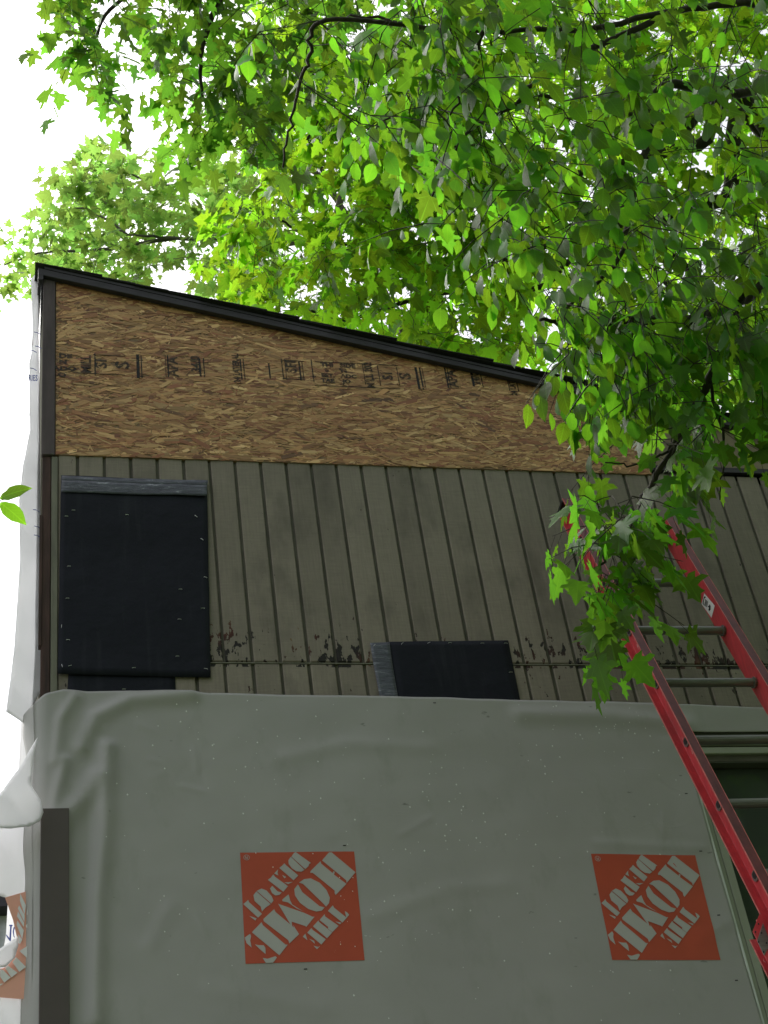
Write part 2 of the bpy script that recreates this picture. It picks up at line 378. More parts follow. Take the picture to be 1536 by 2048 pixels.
# corner boards on the left edge
zc = OSBZ-.008
MB().box((.0, -.014, zc), (.050, .009, osb_top(.03)-.02)).build('corner_board', M_TRIM, house, bevel=.002)['label'] = 'grey brown painted upper corner board'
MB().box((.004, -.004, 2.0), (.036, .009, zc-.002)).build('corner_board', M_OLDW, house, bevel=.002)['label'] = 'bare reddish brown weathered corner board'
MB().box((.0385, -.006, 2.0), (.062, .009, zc-.002)).build('corner_board', M_OLIVE, house, bevel=.002)['label'] = 'narrow olive painted corner strip'
MB().box((-.004, -.010, SEAM+.06), (.006, .02, zc-.3)).build('corner_bead', M_OLDW, house, bevel=.001)
# strand board panel and its strands
PXR = W(1300, 942)[0]
panel = MB().prism([(.052, -.004, OSBZ), (PXR, -.004, OSBZ-.0), (PXR, -.004, osb_top(PXR)), (.052, -.004, osb_top(.052))], (0, .013, 0)).build('strand_board', M_OSB, house)
panel['label'] = 'bare strand board panel with stamped black lettering'
def strands():
    pal = [(.36, .24, .125), (.30, .185, .095), (.42, .29, .155), (.25, .13, .07), (.21, .095, .055), (.33, .20, .10), (.47, .34, .19), (.17, .085, .05), (.28, .16, .085), (.13, .075, .045)]
    wts = np.array([5, 5, 3, 4, 3, 5, 1.3, 1.6, 5, .6]); wts /= wts.sum()
    V = []; F = []; C = []; N = 13500
    for k in range(N):
        x = random.uniform(.06, PXR-.01); z = random.uniform(OSBZ+.004, osb_top(x)-.002)
        L = random.choice((.035, .06, .08, .10, .13))*random.uniform(.6, 1.25); w = random.choice((.002, .004, .007, .011, .018))*random.uniform(.7, 1.2)
        a = random.gauss(0, .34) if random.random() < .86 else random.uniform(-1.5, 1.5)
        if abs(a) > .8: L *= .6; w = random.uniform(.0015, .006)
        ca, sa = math.cos(a), math.sin(a); y0 = -.0045-random.random()*.0022; ty = random.gauss(0, .0006)
        pts = []
        for (s, t) in ((-.5, -.1), (-.42, -.5), (.1, -.52), (.45, -.4), (.5, .15), (.38, .5), (-.1, .5), (-.46, .35)):
            s2 = s*L*random.uniform(.85, 1.1); t2 = t*w*random.uniform(.8, 1.15)
            X = x+s2*ca-t2*sa; Z = z+s2*sa+t2*ca
            X = min(max(X, .053), PXR); Z = min(max(Z, OSBZ-.001), osb_top(X)-.001)
            pts.append((X, y0+ty*(s*2), Z))
        n = len(V); V += pts; F.append(tuple(range(n, n+8)))
        c = np.array(pal[RNG.choice(len(pal), p=wts)])*random.choice((.66, .85, .95, 1.0, 1.08, 1.2))*random.uniform(.9, 1.1)*np.array([1.52, 1.37, 1.20]); C.append(c)
    me = mesh('strand_layer', V, F)
    at = me.color_attributes.new('tint', 'FLOAT_COLOR', 'CORNER'); arr = np.ones((len(V), 4), np.float32); arr[:, :3] = np.repeat(np.array(C), 8, 0)
    at.data.foreach_set('color', arr.ravel())
    o = link('strand_layer', me, M_STR, panel); o['kind'] = 'stuff'
strands()
# stamped lettering on the panel
def text_mesh(s, size, bold=.0):
    c = bpy.data.curves.new('stamp', 'FONT'); c.body = s; c.size = size; c.align_x = 'CENTER'; c.align_y = 'CENTER'; c.offset = bold; c.resolution_u = 2
    c.space_line = .95
    o = bpy.data.objects.new('tmp', c); COL.objects.link(o); dg = bpy.context.evaluated_depsgraph_get(); dg.update()
    me = bpy.data.meshes.new_from_object(o.evaluated_get(dg)); COL.objects.unlink(o); bpy.data.objects.remove(o); return me
def stamp(s, px, py, size, rot=0, stretch=1.0, bold=.0012):
    p = W(px, py, -.0078); me = text_mesh(s, size*(1.55 if rot else 1.08), bold*1.6); stretch = stretch*(.9 if rot else 1)
    for v in me.vertices:
        a, b_ = v.co.x*stretch, v.co.y; ca, sa = math.cos(rot), math.sin(rot)
        v.co = (p[0]+a*ca-b_*sa, -.0078, p[2]+a*sa+b_*ca)
    me.materials.clear(); o = link('stamped_lettering', me, M_INK, panel); o['kind'] = 'stuff'; return o
def bar(px, py, w, h):
    p = W(px, py, -.0079); MB().box((p[0]-w/2, -.0079, p[2]-h/2), (p[0]+w/2, -.0072, p[2]+h/2)).build('stamped_bar', M_INK, panel)
R90 = math.pi/2
for s, x, y, z_, r, st in [('DE', 131, 712, .030, 0, 1.3), ('N', 126, 724, .028, 0, 1.3), ('ADO', 129, 737, .030, 0, 1.3), ('O', 124, 750, .028, 0, 1.3),
        ('MILL', 173, 728, .036, R90, 1), ('SI', 203, 727, .042, R90, 1.3), ('S', 246, 730, .05, R90, 1.4), ('APA', 346, 733, .040, R90, 1.1),
        ('34/0', 392, 728, .034, R90, 1.1), ('24 LATERAL', 473, 736, .024, R90, .95), ('SFI', 583, 733, .040, R90, 1.1),
        ('THI   SIDE', 676, 731, .030, 0, 1.05), ("S     'N", 672, 741, .028, 0, 1.1), ('EST.   ADC', 678, 752, .028, 0, 1.05), ('TAE    JO', 672, 762, .028, 0, 1.05),
        ('MILL 202', 739, 750, .030, R90, .95), ('SI', 776, 752, .040, R90, 1.2), ('S', 811, 752, .045, R90, 1.3), ('APA', 905, 757, .038, R90, 1.05),
        ('24/0', 952, 757, .030, R90, 1.0), ('24 LATERAL', 1024, 766, .022, R90, .9)]:
    stamp(s, x, y, z_, r, st)
for x, y, w, h in [(190, 728, .005, .125), (276, 732, .012, .135), (283, 733, .004, .13), (336, 732, .005, .125), (331, 731, .002, .125), (400, 735, .008, .10), (408, 735, .004, .11),
        (482, 738, .006, .12), (488, 738, .004, .12), (539, 742, .006, .09), (565, 738, .004, .12), (571, 738, .002, .12), (600, 742, .006, .11), (606, 742, .003, .11), (625, 741, .004, .13),
        (728, 748, .003, .12), (758, 750, .003, .12), (796, 752, .003, .11), (835, 756, .010, .13), (843, 757, .006, .13), (848, 757, .002, .13), (893, 755, .006, .12), (898, 756, .003, .12), (945, 758, .010, .085), (963, 758, .004, .10),
        (1016, 766, .003, .09), (1034, 767, .004, .09)]:
    bar(x, y, w, h)
for xa, xb, y in [(186, 250, 709), (145, 250, 745), (565, 608, 720), (565, 608, 757), (630, 795, 723), (630, 800, 770)]:
    a, b_ = W(xa, y, -.0079), W(xb, y+(xb-xa)*.03, -.0079)
    MB().box((a[0], -.0081, a[2]-.0015), (b_[0], -.0074, a[2]+.0015)).build('stamped_bar', M_INK, panel)
# weathered plywood to the right with its dark drip flashing
zp = W(1536, 942)[2]
MB().prism([(PXR+.003, -.004, zp), (XR, -.004, zp), (XR, -.004, osb_top(XR)), (PXR+.003, -.004, osb_top(PXR))], (0, .012, 0)).build('plywood_panel', M_PLY, house)
MB().box((PXR+.01, -.012, zp-.026), (XR, .008, zp)).build('drip_flashing', M_FASC, house)
# fascia along the slope
def slope_box(x0, x1, y0, y1, o0, o1, name, mat, f, parent=house, bevel=0):
    return MB().prism([(x0, y0, f(x0)+o0), (x1, y0, f(x1)+o0), (x1, y0, f(x1)+o1), (x0, y0, f(x0)+o1)], (0, y1-y0, 0)).build(name, mat, parent, bevel=bevel)
XF = -.022
MB().prism([(XF, -.034, fascia_bot(XF)), (XR+.3, -.034, fascia_bot(XR+.3)), (XR+.3, -.034, roof_top(XR+.3)-.027), (XF, -.034, roof_top(XF)-.027)], (0, .0245, 0)).build('fascia_board', M_FASC, house, bevel=.002)
MB().box((XF, -.0335, fascia_bot(XF)-.03), (-.001, .25, fascia_bot(XF)-.001)).build('fascia_return', M_FASC, house)
roof = slope_box(.004, XR+.4, -.036, YB+.2, -.0265, -.012, 'roof', M_FASC, roof_top)
roof['label'] = 'thin dark shingled roof edge'
nrm = np.array([SL, 0, 1]); nrm = nrm/np.linalg.norm(nrm); tan = np.array([1, 0, -SL]); tan = tan/np.linalg.norm(tan)
EXP = .142; Lr = (XR+.45)/tan[0]
k = 0; s = -.02
smes = {}
while s < Lr:
    base = np.array([-.016, 0, roof_top(-.016)-.0115])
    for seg in range(2):
        ya, yb = ((-.046+random.uniform(-.009, .005), .9) if seg == 0 else (.905, YB+.25))
        o0 = base+tan*s+(np.array([.026, 0, 0]) if seg else 0); ln = EXP*2.0; th = .0065
        # each course starts high on the upslope side and lies over the next: the butt shows as a small step
        A = o0+nrm*.0005; B = o0+tan*ln+nrm*(.008+random.random()*.003)
        m = MB(); prof = [A, A+nrm*.003, B+nrm*th, B]
        m.prism([(p[0], ya, p[2]) for p in prof], (0, yb-ya, 0))
        m.build('roof_shingle', M_SHIN, roof)
    s += EXP
# window
win = MB()
fz1, fx0 = WZ1, WX0
win.box((fx0-.0, -.004, W(1450, 1508)[2]), (WX1+.1, .03, W(1450, 1495)[2])).box((fx0-.022, -.004, WZ0-.1), (fx0-.0225+.030, .03, W(1450, 1508)[2]-.0))
window = win.build('window', M_VINYL, house, bevel=.002); window['label'] = 'cream framed double hung window'
MB().box((2.300, -.014, 1.2), (2.3085, .004, W(1450, 1489)[2])).build('sealing_strip', M_WHITE, window, bevel=.001)
MB().box((2.3095, -.001, 1.2), (2.328, .006, W(1450, 1489)[2])).build('window_flange', M_VINYL, window)
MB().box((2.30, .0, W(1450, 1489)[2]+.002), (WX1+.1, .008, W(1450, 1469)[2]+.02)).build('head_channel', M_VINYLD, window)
MB().box((2.30, -.006, W(1450, 1489)[2]-.006), (WX1+.1, .006, W(1450, 1489)[2]+.001)).build('head_lip', M_VINYL, window, bevel=.001)
sz = W(1450, 1595, .045)[2]; sz2 = W(1450, 1615, .045)[2]
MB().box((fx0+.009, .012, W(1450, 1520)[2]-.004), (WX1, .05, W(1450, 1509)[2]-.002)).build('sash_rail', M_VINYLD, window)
MB().box((fx0+.009, .056, WZ0), (WX1, .060, WZ1-.006)).build('pane', M_GLASS, window)
MB().box((fx0, .35, WZ0-.2), (WX1+.05, .37, WZ1+.2)).build('room_interior', M_ROOM, window)
for z in (W(1450, 1541, .1)[2], W(1450, 1561, .1)[2]):
    MB().box((fx0+.02, .08, z-.004), (WX1, .1, z+.004)).build('dark_bar', M_VINYLD, window)  # thin dark bars just behind the pane

# brown corner cover standing in front of the wrap
a = W(84, 1617, -.045); b_ = W(138, 1617, -.045)
brown = MB().box((a[0]-.004, -.047, .3), (b_[0], -.012, a[2])).build('corner_cover_trim', M_BROWN, None, bevel=.0015)
tag(brown, 'dark brown upright corner trim piece standing in front of the grey house wrap', 'corner trim')

# ------------------------------------------------------------------ felt sheets
def sheet(name, outline, Y, mat, parent, nx=14, nz_=14, amp=.003, thick=.0015, seed=0):
    # outline: TL, TR, BR, BL given as photo points on the wall
    P = [W(p[0], p[1], Y) for p in outline]; vs = []; fs = []
    for j in range(nz_+1):
        for i in range(nx+1):
            u, v = i/nx, j/nz_
            q = (1-v)*((1-u)*P[0]+u*P[1])+v*((1-u)*P[3]+u*P[2])
            q = q+np.array([.0015*noise.noise((q[2]*7, seed, 3)) if i in (0, nx) else 0, -amp*(.6+noise.noise((q[0]*4, q[2]*4, seed))), .002*noise.noise((q[0]*9, seed, 1)) if j in (0, nz_) else 0])
            vs.append(q)
    for j in range(nz_):
        for i in range(nx): a0 = j*(nx+1)+i; fs.append((a0, a0+nx+1, a0+nx+2, a0+1))
    m = mesh(name, vs, fs, True); o = link(name, m, mat, parent); md = o.modifiers.new('thick', 'SOLIDIFY'); md.thickness = thick; md.offset = 0
    return o
def staples(parent, pts, Y):
    for (x, y, a) in pts:
        p = W(x, y, Y); d = .0058; ca, sa = math.cos(a), math.sin(a)
        MB().tube([(p[0]-d*ca, Y+.004, p[2]-d*sa), (p[0]-d*ca, Y, p[2]-d*sa), (p[0]+d*ca, Y, p[2]+d*sa), (p[0]+d*ca, Y+.004, p[2]+d*sa)], .0008, 4).build('staple', M_STAPLE, parent)
f1 = empty('felt_sheet', W(270, 1355)); tag(f1, 'large black felt sheet covering the upper left opening, taped along its top', 'felt sheet')
sheet('felt', [(122, 952), (414, 964), (421, 1356), (115, 1350)], -.006, M_FELT, f1, 26, 30, amp=.0065, seed=2)
sheet('tape_strip', [(123, 962), (414, 972), (414, 993), (122, 985)], -.0145, M_TAPE, f1, 40, 5, .005, .0006, 5)
sheet('plastic_fold', [(124, 953), (416, 963), (414, 976), (122, 964)], -.0125, M_TAPE, f1, 40, 2, .007, .0005, 7)
staples(f1, [(147, 1020, 0), (133, 1032, 0), (254, 1029, 0), (138, 1132, .05), (135, 1196, 0), (136, 1279, 0), (392, 1032, -.8), (404, 1078, -.7), (411, 1154, -.3), (361, 1178, 0), (406, 1216, 0), (359, 1238, 0), (355, 1312, 0), (268, 1335, .1), (412, 1337, -.2), (140, 1331, .3), (123, 1252, 1.5), (124, 1331, 1.8)], -.0165)
f2 = empty('felt_sheet', W(245, 1386)); tag(f2, 'narrow black felt piece showing between the large felt sheet and the house wrap', 'felt sheet')
sheet('felt', [(137, 1345), (350, 1350), (353, 1410), (133, 1405)], -.003, M_FELT, f2, amp=.001, seed=9)
staples(f2, [(248, 1378, 0)], -.0065)
f3 = empty('felt_sheet', W(900, 1400)); tag(f3, 'small black felt patch on the siding with grey tape down its left side', 'felt sheet')
P3 = [(776, 1284), (1016, 1281), (1044, 1420), (797, 1412)]
sheet('felt', P3, -.004, M_FELT, f3, amp=.002, seed=12)
sheet('tape_strip', [(740, 1286), (779, 1285), (798, 1412), (762, 1412)], -.008, M_TAPE, f3, 5, 24, .002, .0006, 15)
staples(f3, [(805, 1286, .8), (858, 1285, .5), (900, 1285, .1), (965, 1286, 0), (1012, 1286, -.1), (1022, 1344, 0), (749, 1290, .9)], -.010)

# ------------------------------------------------------------------ house wrap
def ridge(x, z, pts, wd):
    best = 9
    for (a, b_) in zip(pts[:-1], pts[1:]):
        ax, az = a; bx, bz = b_; L2 = (bx-ax)**2+(bz-az)**2; t = max(0, min(1, ((x-ax)*(bx-ax)+(z-az)*(bz-az))/L2))
        d = math.hypot(x-ax-t*(bx-ax), z-az-t*(bz-az)); best = min(best, d)
    return math.exp(-(best/wd)**2)
def xz(*p): return [(W(a, b_)[0], W(a, b_)[2]) for a, b_ in p]
R1 = xz((165, 1500), (190, 1440), (260, 1405), (380, 1395)); R2 = xz((215, 1500), (210, 1650), (195, 1800), (190, 2048)); R3 = xz((110, 1660), (170, 1600), (190, 1560))
R4 = xz((1040, 1432), (1200, 1436), (1370, 1452)); R5 = xz((1400, 1880), (1450, 1850)); R6 = xz((130, 1530), (112, 1600), (105, 1640)); R7 = xz((1190, 1690), (1400, 1700)); R8 = xz((735, 1840), (900, 1780), (1010, 1772))
R9 = xz((560, 1520), (700, 1490), (860, 1500)); R10 = xz((150, 1400), (120, 1450), (110, 1530))
rc_ = random.Random(4); CR = []
for _k in range(18):
    _x, _y = rc_.choice([(rc_.uniform(230, 1350), rc_.uniform(1420, 2030)), (rc_.uniform(1250, 1440), rc_.uniform(1560, 2030)), (rc_.uniform(150, 420), rc_.uniform(1420, 1800))])
    _a = rc_.uniform(-.6, .6)+(0 if rc_.random() < .7 else 1.3); _l = rc_.uniform(18, 70)
    CR.append((xz((_x, _y), (_x+_l*math.cos(_a), _y+_l*math.sin(_a))), rc_.uniform(.0008, .0024)*rc_.choice((-1, 1)), rc_.uniform(.008, .014)))
def creases(x, z):
    s = 0
    for (p, q), am, w in CR:
        if abs(x-p[0]) < .25 and abs(z-p[1]) < .25: s += am*ridge(x, z, [p, q], w)
    return s
R11 = xz((300, 1890), (340, 1820)); R12 = xz((420, 1980), (640, 2020))
def disp(x, z):
    d = .010+.004*(noise.noise((x*2.2, z*2.2, 1))+.3)+.0022*noise.noise((x*6, z*9, 5))
    d += .016*ridge(x, z, R1, .030)+.021*ridge(x, z, R2, .030)+.018*ridge(x, z, R3, .035)
    d += .010*ridge(x, z, R4, .035)+.005*ridge(x, z, R5, .03)+.012*ridge(x, z, R6, .022)+.003*ridge(x, z, R7, .018)+.003*ridge(x, z, R8, .03)+.003*ridge(x, z, R9, .03)+.010*ridge(x, z, R10, .02)
    d += creases(x, z)
    d += .004*ridge(x, z, R11, .03)+.003*ridge(x, z, R12, .03)
    # right edge pulled in between fasteners
    e = max(0, 1-(2.298-x)/.10) if x < 2.3 else 0
    d += .006*e*abs(math.sin((z-4.1)*8.2))*(1 if z < 4.6 else 0)
    return d
wrap = empty('house_wrap', (1.1, 0, 3.0))
tag(wrap, 'pale grey green house wrap sheet stapled over the lower wall with two orange logo squares', 'house wrap')
def topz(x):
    pts = [(-.06, W(60, 1418)[2]), (W(65, 1410)[0], W(65, 1410)[2]), (W(90, 1396)[0], W(90, 1396)[2]), (W(130, 1387)[0], W(130, 1387)[2]), (W(200, 1385)[0], W(200, 1385)[2]), (W(500, 1391)[0], W(500, 1391)[2]), (W(800, 1397)[0], W(800, 1397)[2]),
           (W(1100, 1404)[0], W(1100, 1404)[2]), (W(1370, 1411)[0], W(1370, 1411)[2]), (W(1536, 1420)[0], W(1536, 1420)[2]), (6.2, W(1536, 1420)[2]-.1)]
    return float(np.interp(x, [p[0] for p in pts], [p[1] for p in pts]))+.0035*noise.noise((x*8, 0, 0))
def wrap_point(x, z):
    y = -disp(x, z)
    if x < .16:                                    # stands off the corner boards, then rolls round the corner
        y -= .014*min(1, (.16-x)/.08)
    if x < .03:
        t = (.03-x)/.07; y += .055*t*t-.006*math.sin(z*9+1)*t
    return (x, y, z)
vs = []; fs = []; xs = list(np.linspace(-.042, .35, 66))+list(np.linspace(.356, 2.2985, 220)); nzr = 230; zb = 2.6
for j in range(nzr+1):
    for x in xs:
        zt = topz(x); z = zt+(zb-zt)*(j/nzr)
        xx = x
        if x < .0: xx = x + .018*noise.noise((3, z*5, 2))*min(1, -x/.03)
        if x > 2.29: xx = x+.003*noise.noise((1, z*6, 2))
        vs.append(wrap_point(xx, z))
nc = len(xs)
for j in range(nzr):
    for i in range(nc-1): a0 = j*nc+i; fs.append((a0, a0+nc, a0+nc+1, a0+1))
xs2 = list(np.linspace(2.2985, 4.2, 60)); n0 = len(vs); zl = W(1450, 1467)[2]
for j in range(21):
    for x in xs2:
        zt = topz(x); z = zt+(zl-zt)*(j/20); vs.append(wrap_point(x, z))
for j in range(20):
    for i in range(59): a0 = n0+j*60+i; fs.append((a0, a0+60, a0+61, a0+1))
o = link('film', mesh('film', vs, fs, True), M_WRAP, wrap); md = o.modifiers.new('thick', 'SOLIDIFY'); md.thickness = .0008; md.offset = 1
# lower part of the same sheet down to the foot of the wall
vs = []; fs = []
for j in range(11):
    for i in range(31):
        x = .0+2.2985*i/30; vs.append((x, -.012-.002*noise.noise((x, j, 0)), 2.602-2.3*j/10))
for j in range(10):
    for i in range(30): a0 = j*31+i; fs.append((a0, a0+31, a0+32, a0+1))
link('film', mesh('film', vs, fs, True), M_WRAP, wrap)

# the logo traced as flat print: orange square with letter shapes (unit square, u right, v down)
LQ = [(182, 112), (1213, 100), (1308, 1083), (232, 1115)]
LET = [
 [(683,108),(822,208),(806,216),(800,235),(772,262),(645,150),(664,122)],
 [(640,150),(618,182),(621,215),(650,253),(690,280),(735,285),(765,268)],
 [(582,208),(598,226),(708,318),(665,362),(537,250),(566,226)],
 [(526,262),(490,300),(528,318),(520,292)], [(562,312),(600,332),(582,343)], [(660,376),(616,396),(580,380),(618,380)],
 [(482,308),(498,330),(615,415),(572,466),(432,358),(460,338)],
 [(472,412),(452,438),(470,478),(500,500),(535,496),(558,474),(520,462)],
 [(328,464),(302,498),(312,550),(368,600),(380,645),(408,612),(458,578)],
 [(332,460),(374,437),(420,455),(468,508),(483,545),(465,573)],
 [(255,538),(262,560),(380,665),(344,700),(210,577),(238,556)], [(266,685),(320,726),(332,706),(292,692)], 
 [(1010,112),(1020,122),(1225,290),(1145,387),(1140,362),(922,185),(985,112)],
 [(908,192),(915,215),(1020,300),(1022,282),(1038,286),(1030,312),(1143,395),(1046,496),(1036,480),(1036,456),(838,296),(815,296),(818,280)],
 [(715,383),(760,352),(820,345),(900,385),(962,450),(993,520),(985,570),(958,602),(938,578),(750,395)],
 [(705,400),(672,442),(678,500),(722,565),(800,622),(870,645),(920,637),(946,608),(900,596),(745,470)],
 [(620,490),(635,545),(655,582),(755,643),(690,614),(615,562),(566,552),(562,538),(600,505)],
 [(525,573),(548,582),(760,655),(838,692),(856,690),(780,784),(770,775),(648,735),(655,790)],
 [(490,622),(502,648),(668,788),(662,765),(715,850),(626,935),(618,905),(395,732),(392,712)],
 [(376,740),(388,768),(592,945),(612,945),(536,1042),(288,832)],
 [(272,845),(282,868),(273,905),(286,972),(240,930),(223,880)], [(315,942),(350,950),(395,950),(410,975),(412,1030),(362,988)], [(385,1064),(430,1072),(500,1050),(515,1060),(480,1109),(415,1111)],
 [(1020,588),(1030,610),(1145,702),(1106,745),(975,640)], [(1128,640),(1150,655),(1168,675),(1142,706),(1136,680)], [(1042,735),(1098,747),(1084,762)],
 [(946,668),(950,690),(1072,775),(1015,832),(975,800),(978,785),(900,722)], [(890,725),(898,742),(1014,835),(968,887),(840,780)],
 [(828,793),(838,812),(956,897),(916,945),(788,836)], [(772,845),(790,905),(748,872)], [(805,892),(850,910),(858,938)], [(845,955),(888,966),(906,956),(876,987)]]
def homog(src, dst):
    A = []; b_ = []
    for (x, y), (u, v) in zip(src, dst):
        A += [[x, y, 1, 0, 0, 0, -u*x, -u*y], [0, 0, 0, x, y, 1, -v*x, -v*y]]; b_ += [u, v]
    h = np.linalg.solve(np.array(A, float), np.array(b_, float)); return np.append(h, 1).reshape(3, 3)
HL = homog(LQ, [(0, 0), (1, 0), (1, 1), (0, 1)])
def unit(p): q = HL @ np.array([p[0], p[1], 1.0]); return q[0]/q[2], q[1]/q[2]
def subdiv(poly, k=3):
    out = []
    for a, b_ in zip(poly, poly[1:]+poly[:1]):
        for t in range(k): out.append((a[0]+(b_[0]-a[0])*t/k, a[1]+(b_[1]-a[1])*t/k))
    return out
def logo(corners, surf, parent, mo=M_ORANGE, ml=M_LETTER, off=.0020, letters=LET, holes=True):
    # corners: four (x, z) on the sheet; surf maps (x, z, extra) to a 3D point
    H = homog([(0, 0), (1, 0), (1, 1), (0, 1)], corners)
    def mp(u, v, e): q = H @ np.array([u, v, 1.0]); return surf(q[0]/q[2], q[1]/q[2], e)
    n = 24; vs = [mp(i/n, j/n, off) for j in range(n+1) for i in range(n+1)]
    fs = [(j*(n+1)+i, (j+1)*(n+1)+i, (j+1)*(n+1)+i+1, j*(n+1)+i+1) for j in range(n) for i in range(n)]
    lo = link('printed_logo', mesh('printed_logo', vs, fs, True), mo, parent); lo['label'] = 'orange square logo with slanted lettering'
    V = []; F = []
    for L in letters:
        p = [unit(q) for q in L]; p = subdiv(p, 2); k0 = len(V)
        V += [mp(min(max(a, 0), 1), min(max(b_, 0), 1), off+.0016) for a, b_ in p]; F.append(tuple(range(k0, k0+len(p))))
    me = mesh('logo_lettering', V, F); bm = bmesh.new(); bm.from_mesh(me); bmesh.ops.triangulate(bm, faces=bm.faces, ngon_method='EAR_CLIP'); bm.to_mesh(me); bm.free()
    link('logo_lettering', me, ml, lo)
    # small registered mark: a ring with an upside-down R
    V = []; F = []; cu, cv = unit((240, 158)); nn = 20
    for k in range(nn):
        a = 2*math.pi*k/nn
        for r in (.022, .026): V.append(mp(cu+r*math.cos(a), cv+r*math.sin(a), off+.0016))
    for k in range(nn): a0 = 2*k; b0 = 2*((k+1) % nn); F.append((a0, a0+1, b0+1, b0))
    for (x0, y0, x1, y1) in ((.006, -.014, .010, .014), (-.008, -.001, .008, .003), (-.008, .010, .008, .014), (-.010, -.001, -.006, .014), (-.010, -.014, -.005, -.001)):
        k0 = len(V); V += [mp(cu+a, cv+b_, off+.0017) for a, b_ in ((x0, y0), (x1, y0), (x1, y1), (x0, y1))]; F.append((k0, k0+1, k0+2, k0+3))
    link('registered_mark', mesh('registered_mark', V, F), ml, lo)
    return lo
surf_wrap = lambda x, z, e: (x, wrap_point(x, z)[1]-e, z)
for Q in ([(480.3, 1704.8), (708.5, 1702.1), (729.5, 1919.7), (491.4, 1926.8)], [(1182.3, 1707.1), (1390.8, 1709.8), (1441.9, 1918.8), (1225, 1919)]):
    logo([(W(x, y, -.016)[0], W(x, y, -.016)[2]) for x, y in Q], surf_wrap, wrap)
# water beads on the film
V = []; F = []
def bead(c, r):
    n = len(V); x, y, z = c
    V.extend([(x-r, y, z), (x+r, y, z), (x, y, z-r*1.3), (x, y, z+r*1.3), (x, y-r*.8, z-r*.2)])
    F.extend([(n, n+2, n+4), (n+2, n+1, n+4), (n+1, n+3, n+4), (n+3, n, n+4)])
for k in range(300):
    if random.random() < .5:
        cx, cy = random.choice([(430, 1440), (640, 1760), (760, 1880), (1150, 1455), (980, 1660), (560, 1560), (1250, 1450), (860, 1560)]); px, py = random.gauss(cx, 90), random.gauss(cy, 45)
    else: px, py = random.uniform(200, 1400), random.uniform(1400, 2040)
    p = W(px, py, -.014)
    if 0.15 < p[0] < 2.25 and p[2] < topz(p[0])-.015: bead((p[0], wrap_point(p[0], p[2])[1]-.001, p[2]), random.choice((.0014, .0018, .0024, .0031)))
o = link('water_bead', mesh('water_bead', V, F, True), M_DROP, wrap); o['kind'] = 'stuff'
# cap fasteners: small dark holes and staples near the right edge
for x, y in [(1373, 1587), (1402, 1702), (1438, 1830), (1474, 1960), (870, 1405), (690, 1690), (612, 1937)]:
    p = W(x, y, -.016); yy = wrap_point(p[0], p[2])[1]-.0022
    MB().box((p[0]-.006, yy, p[2]-.0015), (p[0]+.004, yy+.001, p[2]+.0015)).build('staple', M_BLACKR, wrap)

# side wrap: sheet on the left wall, seen almost edge-on
side = empty('side_wrap_sheet', (-.02, 2, 3.0)); tag(side, 'bright white wrap sheet covering the side wall seen edge on at the left', 'house wrap')
vs = []; fs = []; ny, nn = 50, 90; zt = osb_top(0)-.01
for j in range(nn+1):
    z = .3+(zt-.3)*j/nn
    for i in range(ny+1):
        y = -.008+6.9*(i/ny)**1.8
        d = .012+.02*abs(noise.noise((y*1.2, z*2.2, 3)))+.012*abs(noise.noise((y*3, z*6, 8)))*min(1, y*3)
        if z > OSBZ: d *= .6
        vs.append((-.004-d*.7, y, z))
for j in range(nn):
    for i in range(ny): a0 = j*(ny+1)+i; fs.append((a0, a0+1, a0+ny+2, a0+ny+1))
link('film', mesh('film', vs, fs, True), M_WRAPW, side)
def sidetext(s, px, py, Y, size, mat, stretch=1.0, parent=side, rotz=math.pi/2*.92):
    p = W(px, py, Y); me = text_mesh(s, size, .002)
    for v in me.vertices:
        v.co = (p[0]-v.co.x*stretch*math.cos(rotz), Y+v.co.x*stretch*math.sin(rotz)*.3, p[2]+v.co.y)
    me.materials.clear(); link('printed_lettering', me, mat, parent)
